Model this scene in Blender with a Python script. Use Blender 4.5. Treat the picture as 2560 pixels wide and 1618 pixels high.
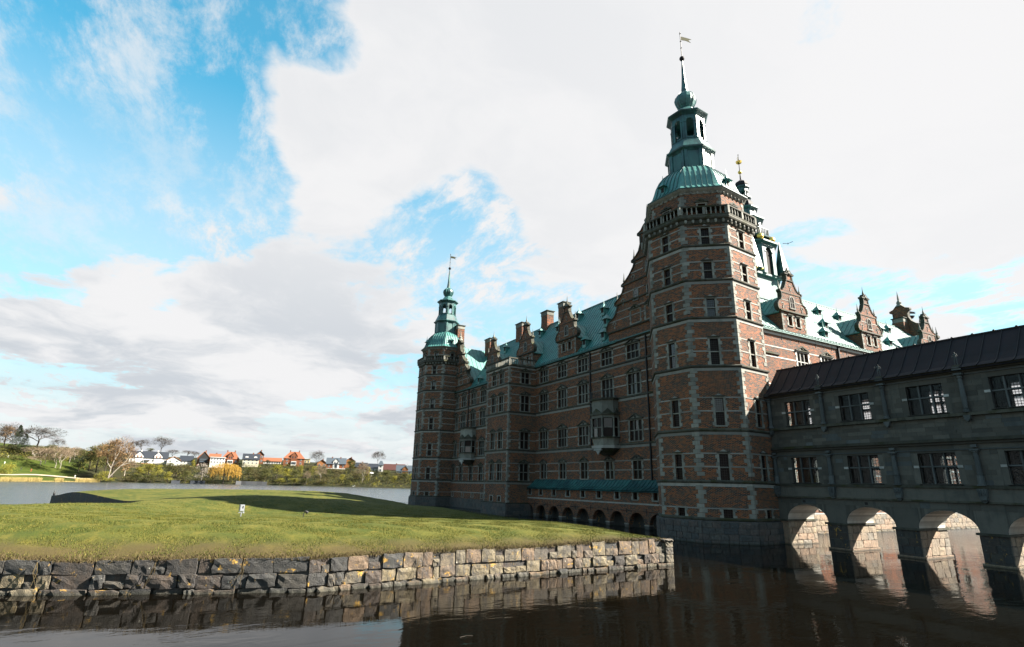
import bpy, math, random
import numpy as np
from mathutils import Matrix, Vector
from mathutils.geometry import delaunay_2d_cdt
for o in list(bpy.data.objects): bpy.data.objects.remove(o)
R = math.radians; PI = math.pi
random.seed(7); rng = np.random.default_rng(7)
S = bpy.context.scene; COL = S.collection

# ------------------------------------------------------------------ camera
cam_d = bpy.data.cameras.new('camera'); cam = bpy.data.objects.new('camera', cam_d); COL.objects.link(cam)
cam_d.sensor_width = 36; cam_d.lens = 36*1372.5/2560; cam_d.clip_end = 5000; cam_d.clip_start = .1
rt = Vector((0.870356, -0.491919, 0.022275)); up = Vector((-0.15726, -0.234804, 0.959237)); fw = Vector((0.466637, 0.838381, 0.281723))
m = Matrix((rt, up, -fw)).transposed().to_4x4(); m.translation = Vector((0, 0, 4.0)); cam.matrix_world = m
S.camera = cam
# ------------------------------------------------------------------ light
SUN_EL = R(37); SUN_AZ = math.atan2(.855, -.518)     # direction TO the sun is (+X, -Y)
SKY_STRENGTH = 0.05; CLOUD = .135
SUNV = Vector((.855, -.518, 0)).normalized()*math.cos(SUN_EL) + Vector((0, 0, math.sin(SUN_EL)))
sd = bpy.data.lights.new('sun', 'SUN'); sd.energy = 5.0; sd.angle = R(.53); sd.color = (1, .93, .82)
so = bpy.data.objects.new('sun', sd); COL.objects.link(so)
so.rotation_euler = SUNV.to_track_quat('Z', 'Y').to_euler(); so.location = (60, -60, 80)
vs = S.view_settings; vs.view_transform = 'Standard'; vs.look = 'None'; vs.gamma = 1; vs.use_curve_mapping = False; vs.exposure = 2.6
S.render.engine = 'CYCLES'

class NT:
    def __init__(s, nt): s.nt = nt; nt.nodes.clear()
    def n(s, t, **k):
        nd = s.nt.nodes.new(t)
        for a, b in k.items():
            if a.startswith('i_'): nd.inputs[a[2:].replace('_', ' ')].default_value = b
            else: setattr(nd, a, b)
        return nd
    def l(s, a, b): s.nt.links.new(a, b)
    def val(s, x, sock):
        if isinstance(x, (int, float, tuple, list)): sock.default_value = x
        else: s.l(x, sock)
    def math(s, op, a, b=None, c=None, clamp=False):
        nd = s.n('ShaderNodeMath', operation=op, use_clamp=clamp); s.val(a, nd.inputs[0])
        if b is not None: s.val(b, nd.inputs[1])
        if c is not None: s.val(c, nd.inputs[2])
        return nd.outputs[0]
    def vmath(s, op, a, b=None, out=0, sc=None):
        nd = s.n('ShaderNodeVectorMath', operation=op); s.val(a, nd.inputs[0])
        if b is not None: s.val(b, nd.inputs[1])
        if sc is not None: s.val(sc, nd.inputs['Scale'])
        return nd.outputs[out]
    def mix(s, f, a, b, mode='MIX'):
        nd = s.n('ShaderNodeMix', data_type='RGBA', blend_type=mode); s.val(f, nd.inputs[0])
        for x, k in ((a, 6), (b, 7)):
            if isinstance(x, (tuple, list)): nd.inputs[k].default_value = (*x[:3], 1)
            else: s.l(x, nd.inputs[k])
        return nd.outputs[2]
    def noise(s, vec, scale, detail=4, rough=.55, dist=0, out=0):
        nd = s.n('ShaderNodeTexNoise'); nd.inputs['Scale'].default_value = scale; nd.inputs['Detail'].default_value = detail
        nd.inputs['Roughness'].default_value = rough; nd.inputs['Distortion'].default_value = dist
        if vec is not None: s.l(vec, nd.inputs['Vector'])
        return nd.outputs[out]
    def ramp(s, f, a, b, lo=0., hi=1.):
        nd = s.n('ShaderNodeMapRange', interpolation_type='SMOOTHSTEP'); s.val(f, nd.inputs[0])
        nd.inputs[1].default_value = a; nd.inputs[2].default_value = b; nd.inputs[3].default_value = lo; nd.inputs[4].default_value = hi
        return nd.outputs[0]
    def comb(s, x, y, z):
        nd = s.n('ShaderNodeCombineXYZ')
        for i, v in enumerate((x, y, z)): s.val(v, nd.inputs[i])
        return nd.outputs[0]
    def sep(s, v):
        nd = s.n('ShaderNodeSeparateXYZ'); s.l(v, nd.inputs[0]); return nd.outputs

# ------------------------------------------------------------------ sky (world)
W = bpy.data.worlds.new('World'); S.world = W; W.use_nodes = True
t = NT(W.node_tree)
sky = t.n('ShaderNodeTexSky', sky_type='NISHITA', sun_disc=False, sun_elevation=SUN_EL, sun_rotation=SUN_AZ, altitude=20, air_density=1.0, dust_density=.6, ozone_density=1.2)
bg1 = t.n('ShaderNodeBackground'); skyc = t.mix(1., sky.outputs[0], (.15, 1.02, .98), 'MULTIPLY'); t.l(skyc, bg1.inputs[0]); bg1.inputs[1].default_value = SKY_STRENGTH
dirv = t.vmath('NORMALIZE', t.n('ShaderNodeTexCoord').outputs['Generated'])
x, y, z = t.sep(dirv)
zz = t.math('ADD', t.math('MAXIMUM', z, 0.), .16)
pv = t.comb(t.math('DIVIDE', x, zz), t.math('DIVIDE', y, zz), 0.)
wp = t.vmath('ADD', pv, t.vmath('SCALE', t.vmath('SUBTRACT', t.noise(pv, 1.6, 4, .5, 0, 1), (.5, .5, .5)), sc=.55))
n1 = t.noise(wp, .95, 10, .60, .1)
n2 = t.noise(t.vmath('ADD', pv, (7.3, 2.1, 0)), 3.4, 9, .62, .3)
n3 = t.noise(t.vmath('ADD', pv, (3.3, 9.1, 0)), .33, 2, .5)
n5 = t.noise(t.vmath('MULTIPLY', t.vmath('ADD', pv, (1.3, 4.1, 0)), (2.6, 1.2, 1.)), 2.6, 12, .70, .15)
n6 = t.noise(t.vmath('ADD', pv, (5.3, 1.1, 0)), 1.1, 3, .5)
def blob(dx, r, amp):
    d = t.vmath('DOT_PRODUCT', dirv, tuple(Vector(dx).normalized()), out=1)
    return t.math('MULTIPLY', t.ramp(d, math.cos(r), 1.), amp)
cov = t.math('MULTIPLY_ADD', t.math('SUBTRACT', n1, .5), 4.6, t.math('MULTIPLY_ADD', t.math('SUBTRACT', n2, .5), 1.7, t.math('MULTIPLY_ADD', t.math('SUBTRACT', n3, .5), .5, -.06)))
cov = t.math('ADD', cov, t.math('MULTIPLY', x, .42))        # the cloud thickens towards +X (the sun's side)
for b in (((0.131, 0.80, 0.60), .26, .55), ((0.27, 0.70, 0.66), .26, .60), ((0.03, 0.85, 0.58), .14, .30), ((0.19, 0.84, 0.50), .17, .45), ((.16, .66, .74), .2, .3),
          ((.0, .89, .43), .15, -.50), ((.15, .88, .42), .13, -.45), ((0.345, 0.80, 0.49), .19, -.60), ((0.31, 0.84, 0.43), .15, -.35), ((0.081, 0.742, 0.666), .10, -1.1), ((-0.07, 0.79, 0.608), .15, -.6),
          ((-0.265, 0.794, 0.547), .34, -.75), ((-0.169, 0.87, 0.467), .26, -.45), ((-0.08, 0.90, 0.42), .17, -.55), ((-0.30, 0.844, 0.467), .3, -.45), ((-.6, .6, .6), .7, -.5), ((-.75, -.45, .5), 1.25, -.6),
          ((-0.107, 0.96, 0.20), .26, .55), ((0.08, 0.97, 0.22), .28, .50), ((0.20, 0.92, 0.30), .20, .45), ((-.22, .95, .27), .15, .35),
          ((0.728, 0.415, 0.546), .55, .50), ((.42, .55, .72), .35, .40), ((.60, .50, .65), .3, .25), ((.55, .62, .56), .16, -.35), ((.42, .74, .53), .12, -.3), ((0.55, 0.681, 0.483), .34, .50), ((0.868, 0.348, 0.354), .22, .1), ((0.80, 0.52, 0.30), .20, -.42), ((0.89, 0.34, 0.28), .14, -.45), ((.90, .22, .38), .2, .3)):
    cov = t.math('ADD', cov, blob(*b))
veil = t.math('MULTIPLY', t.ramp(n5, .42, .66), t.ramp(n6, .34, .58, .25, .95))
veil = t.math('ADD', t.math('MULTIPLY', veil, .75), t.math('MAXIMUM', t.ramp(x, .0, .7, .08, .60), t.ramp(z, .30, .66, .55, .0)))      # thin high veil over the blue
mask = t.math('MAXIMUM', t.ramp(cov, -.28, .38), t.math('MINIMUM', veil, 1.))
mask = t.math('MAXIMUM', mask, t.ramp(z, .05, .40, .97, 0.))
n4 = t.noise(t.vmath('ADD', wp, (11.3, 5.1, 0)), 1.25, 9, .60, .3)
under = t.math('MULTIPLY', t.ramp(n4, .40, .60), t.ramp(z, .16, .46, 1., .30))
under = t.math('MULTIPLY', under, t.ramp(x, .30, .80, 1., .55))
grey = t.math('MULTIPLY', under, t.ramp(cov, .0, .6, .35, 1.), clamp=True)
cc = t.mix(grey, (1.10, 1.10, 1.11), (.77, .82, .88))
cc = t.mix(t.ramp(x, .30, .95, 0., .55), cc, (1.16, 1.155, 1.16))
bg2 = t.n('ShaderNodeBackground'); t.l(cc, bg2.inputs[0]); bg2.inputs[1].default_value = CLOUD
ms = t.n('ShaderNodeMixShader'); t.l(mask, ms.inputs[0]); t.l(bg1.outputs[0], ms.inputs[1]); t.l(bg2.outputs[0], ms.inputs[2])
t.l(ms.outputs[0], t.n('ShaderNodeOutputWorld').inputs[0])

# ------------------------------------------------------------------ materials
MAT = {}
def newmat(name, rough=.8, spec=.3, metal=0.):
    mt = bpy.data.materials.new(name); mt.use_nodes = True; q = NT(mt.node_tree)
    b = q.n('ShaderNodeBsdfPrincipled'); b.inputs['Roughness'].default_value = rough; b.inputs['Specular IOR Level'].default_value = spec; b.inputs['Metallic'].default_value = metal
    o = q.n('ShaderNodeOutputMaterial'); q.l(b.outputs[0], o.inputs[0]); MAT[name] = mt
    q.b = b; q.o = o; q.pos = q.n('ShaderNodeNewGeometry').outputs['Position']
    return q
def rnd(q):
    g = q.n('ShaderNodeNewGeometry').outputs['Random Per Island']; o = q.n('ShaderNodeObjectInfo').outputs['Random']
    return q.math('FRACT', q.math('ADD', g, o))
def bump(q, h, strength, dist):
    b = q.n('ShaderNodeBump'); b.inputs['Strength'].default_value = strength; b.inputs['Distance'].default_value = dist
    q.l(h, b.inputs['Height']); q.l(b.outputs[0], q.b.inputs['Normal'])
def walluv(q):
    nrm = q.n('ShaderNodeNewGeometry').outputs['True Normal']
    tg = q.vmath('NORMALIZE', q.vmath('CROSS_PRODUCT', nrm, (0, 0, 1)))
    u = q.vmath('DOT_PRODUCT', q.pos, tg, out=1); p = q.sep(q.pos)
    return q.comb(u, p[2], 0.)
def brick_mat(name, c1, c2, c3, mortar, bw=.27, rh=.088, ms=.013):
    q = newmat(name, .86, .25); uv = walluv(q)
    bt = q.n('ShaderNodeTexBrick', offset=.5); q.l(uv, bt.inputs['Vector']); bt.inputs['Scale'].default_value = 1
    bt.inputs['Brick Width'].default_value = bw; bt.inputs['Row Height'].default_value = rh; bt.inputs['Mortar Size'].default_value = ms; bt.inputs['Mortar Smooth'].default_value = .2; bt.inputs['Bias'].default_value = 0
    bt.inputs['Color1'].default_value = (0, 0, 0, 1); bt.inputs['Color2'].default_value = (1, 1, 1, 1); bt.inputs['Mortar'].default_value = (.5, .5, .5, 1)
    ba = q.sep(bt.outputs['Color'])[0]
    big = q.noise(q.pos, .55, 4, .6); fine = q.noise(q.pos, 9, 3, .6)
    v = q.math('ADD', ba, q.math('MULTIPLY_ADD', big, 1.3, -.65)); v = q.math('ADD', v, q.math('MULTIPLY_ADD', fine, .5, -.25))
    c = q.mix(q.ramp(v, -.10, .45), c1, c2); c = q.mix(q.ramp(v, .50, .72), c, c3); c = q.mix(q.ramp(q.noise(q.vmath('MULTIPLY', q.pos, (1.5, 1.5, .2)), 1.1, 5, .6), .60, .78, 0, .30), c, mortar)
    c = q.mix(q.ramp(q.noise(q.pos, .23, 3, .5), .50, .75, 0, .45), c, tuple(a*.55 for a in c2))
    st = q.noise(q.vmath('MULTIPLY', q.pos, (1.2, 1.2, .12)), 1.3, 4, .6)
    c = q.mix(q.ramp(st, .58, .8, 0, .55), c, (.03, .028, .024))
    c = q.mix(bt.outputs['Fac'], c, mortar); q.l(c, q.b.inputs['Base Color'])
    bump(q, q.math('SUBTRACT', 1., bt.outputs['Fac']), .55, .012)
    return q
brick_mat('brick', (.205, .052, .015), (.085, .024, .011), (.012, .010, .016), (.21, .155, .098), ms=.011)
MAT['brick_warm'] = MAT['brick']
def stone_mat(name, c, dark, amt=.45, scale=1.4, rough=.85, moss=None):
    q = newmat(name, rough, .25); r_ = rnd(q)
    n = q.noise(q.pos, scale, 6, .62); st = q.noise(q.vmath('MULTIPLY', q.pos, (1.6, 1.6, .25)), 1.7, 5, .6); f = q.noise(q.pos, 14, 3, .6)
    col = q.mix(q.math('MULTIPLY_ADD', r_, 1., 0.), tuple(a*1.15 for a in c), tuple(a*.55 for a in c))
    col = q.mix(q.math('MULTIPLY', q.ramp(n, .42, .72), amt), col, dark)
    col = q.mix(q.math('MULTIPLY', q.ramp(st, .50, .74), amt), col, dark)
    col = q.mix(q.math('MULTIPLY_ADD', f, .4, -.05), col, tuple(a*.6 for a in c))
    if moss: col = q.mix(q.ramp(q.noise(q.pos, .9, 4, .6), .50, .66, 0, .8), col, moss)
    q.l(col, q.b.inputs['Base Color']); bump(q, f, .35, .02); return q
stone_mat('sandstone', (.205, .20, .172), (.055, .058, .050), .5)
stone_mat('sandstone_band', (.25, .24, .215), (.09, .095, .085), .45)
stone_mat('mossy_ledge', (.065, .062, .048), (.014, .016, .011), .8, moss=(.025, .026, .006))
stone_mat('grey_ashlar', (.092, .086, .072), (.032, .036, .034), .5, .8)
stone_mat('pale_stone', (.38, .375, .35), (.19, .19, .175), .4)
stone_mat('blue_stone', (.085, .092, .090), (.032, .037, .037), .5)
stone_mat('plaster', (.50, .47, .42), (.26, .25, .22), .5)
stone_mat('concrete', (.10, .10, .10), (.09, .10, .12), .6, .25)
def granite(name, cols, lichen, darkamt=.5):
    q = newmat(name, .8, .35); r_ = rnd(q); c = q.mix(q.ramp(r_, 0, .35), cols[0], cols[1]); c = q.mix(q.ramp(r_, .4, .6), c, cols[2]); c = q.mix(q.ramp(r_, .8, .95), c, cols[3])
    n = q.noise(q.pos, 2.3, 8, .7, .3); f = q.noise(q.pos, 22, 5, .7); st = q.noise(q.vmath('MULTIPLY', q.pos, (3.2, 3.2, .7)), 1.6, 6, .65)
    c = q.mix(q.math('MULTIPLY', q.ramp(n, .44, .66), darkamt), c, (.035, .033, .03))
    c = q.mix(q.math('MULTIPLY', q.ramp(st, .48, .68), darkamt), c, (.03, .03, .032))
    c = q.mix(q.math('MULTIPLY', q.ramp(f, .35, .7), .45), c, (.025, .022, .02))
    if lichen:
        ln = q.noise(q.vmath('ADD', q.pos, (4, 7, 1)), 1.9, 6, .72, .6); c = q.mix(q.math('MULTIPLY', q.ramp(ln, .59, .66), .85*lichen), c, (.42, .24, .035))
        l2 = q.noise(q.vmath('ADD', q.pos, (14, 3, 1)), 5.5, 3, .6); c = q.mix(q.ramp(l2, .71, .74, 0, .8*lichen), c, (.55, .54, .46))
    wl = q.sep(q.pos)[2]; c = q.mix(q.ramp(wl, -.14, .02, .75, 0), c, (.022, .022, .014))
    q.l(c, q.b.inputs['Base Color']); h = q.math('MULTIPLY_ADD', n, 1.4, f); bump(q, h, .9, .06); return q
granite('granite_warm', [(.185, .148, .088), (.14, .118, .082), (.16, .108, .068), (.095, .085, .068)], 1., .8)
granite('granite_dark', [(.066, .056, .042), (.045, .045, .042), (.062, .045, .034), (.036, .036, .034)], .9, .75)
granite('granite_grey', [(.095, .09, .08), (.07, .072, .07), (.10, .08, .07), (.055, .06, .062)], .0, .55)
granite('granite_pier', [(.30, .23, .15), (.25, .20, .145), (.29, .20, .135), (.20, .175, .14)], .15, .45)
def copper(name, c1, c2, c3, rough=.42, streak=.5, spec=.5):
    q = newmat(name, rough, spec); st = q.noise(q.vmath('MULTIPLY', q.pos, (2.2, 2.2, .35)), 1.5, 6, .65); n = q.noise(q.pos, .7, 5, .6); f = q.noise(q.pos, 6, 4, .6)
    c = q.mix(q.ramp(n, .35, .68), c1, c2); c = q.mix(q.math('MULTIPLY', q.ramp(st, .46, .72), streak), c, c3); c = q.mix(q.math('MULTIPLY', f, .3), c, tuple(a*.5 for a in c1))
    q.l(c, q.b.inputs['Base Color']); bump(q, st, .15, .03); return q
copper('copper', (.020, .125, .112), (.040, .20, .172), (.009, .045, .045), .50, .75, .8)
copper('copper_dark', (.009, .043, .046), (.034, .13, .12), (.004, .010, .013), .45, .85, .5)
copper('copper_seam', (.014, .075, .070), (.022, .10, .09), (.006, .03, .03), .55, .5, .6)
copper('lead_roof', (.011, .009, .011), (.017, .012, .015), (.009, .016, .022), .72, .5, .2)
copper('lead_seam', (.010, .009, .011), (.014, .012, .014), (.01, .012, .014), .6, .3, .3)
def plain(name, c, rough=.7, spec=.3, metal=0, var=.25, scale=3):
    q = newmat(name, rough, spec, metal); n = q.noise(q.pos, scale, 4, .6); q.l(q.mix(q.math('MULTIPLY', n, var*2, clamp=True), c, tuple(a*.45 for a in c)), q.b.inputs['Base Color']); return q
plain('iron', (.012, .012, .013), .6)
plain('gold', (.75, .50, .12), .3, .5, 1., .15)
plain('gilt_flag', (.16, .14, .08), .4, .5, .6)
plain('oak_frame', (.03, .022, .018), .7)
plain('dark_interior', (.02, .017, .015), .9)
plain('white_wall', (.42, .41, .39), .85, var=.1)
plain('cream_wall', (.36, .33, .25), .85, var=.1)
plain('yellow_wall', (.36, .29, .14), .85, var=.1)
plain('house_brick', (.15, .052, .022), .9, var=.3, scale=1.2)
plain('orange_brick', (.24, .10, .035), .9, var=.2, scale=1.2)
plain('slate', (.014, .018, .025), .6, var=.3)
plain('slate_blue', (.045, .058, .072), .55, var=.3)
plain('red_tile', (.17, .060, .027), .8, var=.35, scale=1.5)
plain('orange_tile', (.27, .12, .055), .8, var=.3, scale=1.5)
plain('dark_tile', (.05, .015, .012), .8, var=.35)
plain('black_timber', (.015, .016, .017), .6)
plain('white_paint', (.48, .48, .47), .6, var=.08)
plain('dark_glass', (.02, .028, .035), .15, .6)
plain('bark', (.04, .032, .024), .9, var=.5)
plain('bark_pale', (.24, .21, .17), .85, var=.3)
plain('steel', (.17, .18, .19), .4, .4, .1, .12)
plain('path_gravel', (.26, .22, .16), .95, var=.2)
plain('skin', (.5, .32, .24), .7)
plain('feather_black', (.012, .012, .014), .5)
plain('feather_white', (.8, .8, .78), .7)
plain('cloth_dark', (.03, .03, .04), .9); plain('cloth_white', (.7, .7, .7), .9); plain('cloth_red', (.35, .06, .05), .9)
plain('wood_floor', (.10, .06, .035), .6)
q = newmat('pane_dark', .10, .22); gn = q.noise(q.pos, 1.7, 2, .5); q.l(q.mix(gn, (.006, .004, .004), (.016, .009, .007)), q.b.inputs['Base Color'])
q.l(q.math('MULTIPLY_ADD', q.ramp(q.n('ShaderNodeObjectInfo').outputs['Random'], .70, .85), .75, .07), q.b.inputs['Specular IOR Level'])
vo = q.n('ShaderNodeTexVoronoi'); vo.inputs['Scale'].default_value = 5.; q.l(q.pos, vo.inputs['Vector']); bump(q, vo.outputs['Distance'], .05, .02)
# clear leaded glass of the gallery: thin glass, mirror by Fresnel
mt = bpy.data.materials.new('pane_clear'); mt.use_nodes = True; q = NT(mt.node_tree); MAT['pane_clear'] = mt
fr = q.n('ShaderNodeFresnel'); fr.inputs[0].default_value = 1.22; tr = q.n('ShaderNodeBsdfTransparent'); tr.inputs[0].default_value = (.80, .84, .86, 1); gl = q.n('ShaderNodeBsdfGlossy'); gl.inputs['Roughness'].default_value = .05
mx = q.n('ShaderNodeMixShader'); q.l(fr.outputs[0], mx.inputs[0]); q.l(tr.outputs[0], mx.inputs[1]); q.l(gl.outputs[0], mx.inputs[2]); q.l(mx.outputs[0], q.n('ShaderNodeOutputMaterial').inputs[0])
# lawn
q = newmat('lawn', .9, .15); p = q.sep(q.pos)
n = q.noise(q.pos, .35, 6, .65); f = q.noise(q.pos, 7., 5, .7); f2 = q.noise(q.vmath('MULTIPLY', q.pos, (1, .5, 1)), 1.7, 5, .65)
c = q.mix(q.ramp(n, .36, .64), (.031, .042, .0045), (.066, .065, .010)); c = q.mix(q.ramp(f2, .45, .70, 0, .7), c, (.11, .090, .016)); c = q.mix(q.ramp(f, .35, .68, 0, .5), c, (.015, .023, .003))
edge = q.ramp(q.math('ADD', q.math('SUBTRACT', p[1], q.math('MULTIPLY', q.math('MINIMUM', q.math('SUBTRACT', p[0], 4.6), 0.), -.36)), q.math('MULTIPLY_ADD', f2, 1.6, -.8)), 24.9, 27.4, 1., 0.)
c = q.mix(q.math('MULTIPLY', edge, .8), c, (.045, .030, .013)); c = q.mix(q.ramp(q.noise(q.pos, 26, 2, .5), .66, .74, 0, .55), c, (.16, .14, .02))
q.l(c, q.b.inputs['Base Color']); bump(q, f, .7, .06)
q = newmat('grass_blade', .8, .15); r_ = rnd(q); p = q.sep(q.pos); n = q.noise(q.pos, .5, 4, .6)
c = q.mix(r_, (.022, .037, .005), (.072, .072, .012)); c = q.mix(q.ramp(r_, .82, .95, 0, .9), c, (.15, .125, .03)); c = q.mix(q.ramp(n, .45, .68, 0, .6), c, (.075, .068, .010)); q.l(c, q.b.inputs['Base Color'])
mt = bpy.data.materials.new('pane_frosted'); mt.use_nodes = True; q = NT(mt.node_tree); MAT['pane_frosted'] = mt  # translucent glass made up so the sunlit upper back windows glow whitish
tl = q.n('ShaderNodeBsdfTranslucent'); tl.inputs[0].default_value = (.26, .25, .265, 1); tr = q.n('ShaderNodeBsdfTransparent'); mx = q.n('ShaderNodeMixShader'); mx.inputs[0].default_value = .30; q.l(tl.outputs[0], mx.inputs[1]); q.l(tr.outputs[0], mx.inputs[2]); q.l(mx.outputs[0], q.n('ShaderNodeOutputMaterial').inputs[0])
q = newmat('dry_grass', .85, .15); r_ = rnd(q); q.l(q.mix(r_, (.02, .013, .007), (.10, .075, .035)), q.b.inputs['Base Color'])
q = newmat('reed', .85, .15); r_ = rnd(q); q.l(q.mix(r_, (.30, .23, .09), (.20, .16, .055)), q.b.inputs['Base Color'])
q = newmat('hill', .95, .1); n = q.noise(q.pos, .012, 5, .6); n2 = q.noise(q.pos, .12, 6, .65); p = q.sep(q.pos)
c = q.mix(q.ramp(n2, .35, .7), (.010, .013, .004), (.026, .022, .009)); g = q.mix(q.ramp(n2, .35, .65), (.022, .034, .004), (.038, .046, .007))
lawnm = q.ramp(q.math('ADD', p[0], q.math('MULTIPLY_ADD', n2, 16., -8)), -66., -56., 1., 0.)
c = q.mix(lawnm, c, g); q.l(c, q.b.inputs['Base Color']); bump(q, n2, .6, .5)
def leafmat(name, a, b_, c_):
    q = newmat(name, .75, .2); r_ = rnd(q); n = q.noise(q.pos, .45, 3, .5); c = q.mix(r_, a, b_); c = q.mix(q.ramp(n, .42, .66), c, c_); q.l(c, q.b.inputs['Base Color'])
leafmat('leaf_green', (0.0288, 0.0384, 0.00672), (0.072, 0.0672, 0.01344), (0.0408, 0.0408, 0.01056))
leafmat('leaf_yellow', (0.1152, 0.1104, 0.01344), (0.2016, 0.1728, 0.0216), (0.0912, 0.0912, 0.0144))
leafmat('leaf_olive', (0.0432, 0.03744, 0.01152), (0.0816, 0.0648, 0.0216), (0.0288, 0.0264, 0.00864))
leafmat('leaf_dark', (0.00864, 0.0144, 0.00576), (0.0192, 0.0264, 0.00864), (0.01056, 0.01632, 0.00672))
leafmat('leaf_gold', (.17, .095, .012), (.25, .145, .020), (.13, .070, .010))
leafmat('leaf_rust', (0.1152, 0.0696, 0.0288), (0.1632, 0.096, 0.0408), (0.072, 0.0432, 0.0192))
leafmat('twig_grey', (0.036, 0.0288, 0.024), (0.0624, 0.0504, 0.0408), (0.0288, 0.024, 0.02016))
leafmat('twig_pink', (0.1248, 0.0912, 0.0624), (0.1824, 0.1344, 0.0912), (0.096, 0.072, 0.0432))
leafmat('blossom', (0.192, 0.1632, 0.1344), (0.288, 0.2592, 0.2208), (0.1152, 0.096, 0.0768))
# water
q = newmat('water', .02, .5); q.b.inputs['IOR'].default_value = 1.33; p = q.sep(q.pos)
q.b.inputs['Base Color'].default_value = (.0035, .003, .0018, 1)
d = q.vmath('LENGTH', q.vmath('MULTIPLY', q.pos, (1, 1, 0)), out=1)
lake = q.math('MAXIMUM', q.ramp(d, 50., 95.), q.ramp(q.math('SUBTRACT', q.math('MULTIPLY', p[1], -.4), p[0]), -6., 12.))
a1 = q.noise(q.vmath('MULTIPLY', q.pos, (.8, 1.7, 1)), .75, 3, .5, .6); a2 = q.noise(q.vmath('MULTIPLY', q.pos, (1., 1.8, 1)), 3.6, 3, .55, .4)
calm = q.math('MULTIPLY_ADD', a1, 1.0, q.math('MULTIPLY', a2, .16)); patch = q.ramp(q.noise(q.pos, .13, 2, .5), .40, .62, .25, 1.)
h = q.math('MULTIPLY', calm, q.math('MULTIPLY', patch, .021)); hl = q.math('MULTIPLY', q.noise(q.vmath('MULTIPLY', q.pos, (1, 1.4, 1)), 1.1, 5, .65), q.math('MULTIPLY', lake, .17))
b = q.n('ShaderNodeBump'); b.inputs['Strength'].default_value = 1.; b.inputs['Distance'].default_value = 1.; q.l(q.math('ADD', h, hl), b.inputs['Height']); q.l(b.outputs[0], q.b.inputs['Normal'])
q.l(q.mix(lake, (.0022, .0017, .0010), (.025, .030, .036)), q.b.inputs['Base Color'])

q.l(q.math('MULTIPLY_ADD', lake, .16, .015), q.b.inputs['Roughness'])

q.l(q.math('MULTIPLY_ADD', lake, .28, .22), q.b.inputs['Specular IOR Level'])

# ------------------------------------------------------------------ helpers
WM = {}
def mesh(name, v, f, mats, mi=None, smooth=False):
    me = bpy.data.meshes.new(name); me.from_pydata([tuple(a) for a in v], [], f)
    for mm in ([mats] if isinstance(mats, str) else mats): me.materials.append(MAT[mm])
    if mi: me.polygons.foreach_set('material_index', mi)
    if smooth: me.polygons.foreach_set('use_smooth', [True]*len(me.polygons))
    me.update(); return me
class MB:
    def __init__(s): s.v = []; s.f = []; s.mi = []; s.m = Matrix(); s.k = 0
    def add(s, vs, fs):
        n = len(s.v); s.v += [s.m @ Vector(a) for a in vs]; s.f += [tuple(i+n for i in g) for g in fs]; s.mi += [s.k]*len(fs); return s
    def box(s, x0, x1, y0, y1, z0, z1):
        return s.add([(x0, y0, z0), (x1, y0, z0), (x1, y1, z0), (x0, y1, z0), (x0, y0, z1), (x1, y0, z1), (x1, y1, z1), (x0, y1, z1)],
                     [(0, 3, 2, 1), (4, 5, 6, 7), (0, 1, 5, 4), (1, 2, 6, 5), (2, 3, 7, 6), (3, 0, 4, 7)])
    def prism(s, poly, y0, y1):                     # poly in (x,z), extruded along y
        n = len(poly); vs = [(a, y0, b) for a, b in poly]+[(a, y1, b) for a, b in poly]
        return s.add(vs, [tuple(range(n)), tuple(range(2*n-1, n-1, -1))]+[(i, i+n, (i+1) % n+n, (i+1) % n) for i in range(n)])
    def loft(s, rings, n=8, ph=0., cx=0, cy=0, caps=True, sx=1., sy=1.):
        vs = [(cx+sx*r*math.cos(ph+k*2*PI/n), cy+sy*r*math.sin(ph+k*2*PI/n), z) for r, z in rings for k in range(n)]
        fs = [(i*n+k, i*n+(k+1) % n, (i+1)*n+(k+1) % n, (i+1)*n+k) for i in range(len(rings)-1) for k in range(n)]
        if caps: fs += [tuple(range(n-1, -1, -1)), tuple((len(rings)-1)*n+k for k in range(n))]
        return s.add(vs, fs)
    def tube(s, pts, r0, r1, n=5):
        pts = [Vector(p) for p in pts]; vs = []; fs = []
        for i, p in enumerate(pts):
            d = (pts[min(i+1, len(pts)-1)]-pts[max(i-1, 0)]).normalized(); a = d.orthogonal().normalized(); b_ = d.cross(a); r = r0+(r1-r0)*i/max(1, len(pts)-1)
            vs += [p+(a*math.cos(k*2*PI/n)+b_*math.sin(k*2*PI/n))*r for k in range(n)]
        fs = [(i*n+k, i*n+(k+1) % n, (i+1)*n+(k+1) % n, (i+1)*n+k) for i in range(len(pts)-1) for k in range(n)]
        return s.add(vs, fs)
    def mesh(s, name, mats, smooth=False): return mesh(name, s.v, s.f, mats, s.mi if not isinstance(mats, str) else None, smooth)
def part(name, me, parent, mw=None, kind=None, label=None):
    o = bpy.data.objects.new(name, me); COL.objects.link(o); mw = mw if mw is not None else Matrix()
    o.parent = parent
    if parent is not None: o.matrix_parent_inverse = WM[parent.name].inverted()
    o.matrix_basis = mw; WM[o.name] = mw.copy()
    if kind: o['kind'] = kind
    if label: o['label'] = label
    return o
def thing(name, label, cat, loc=(0, 0, 0), group=None):
    o = bpy.data.objects.new(name, None); COL.objects.link(o); o.empty_display_size = .3; o.location = loc; WM[o.name] = Matrix.Translation(loc)
    o['label'] = label; o['category'] = cat
    if group: o['group'] = group
    return o
def tag(o, label, cat, group=None):
    o['label'] = label; o['category'] = cat
    if group: o['group'] = group
    return o
def struct(name, me, mw=None, kind='structure'): return part(name, me, None, mw, kind=kind)
T = lambda x, y, z: Matrix.Translation((x, y, z))
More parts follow.
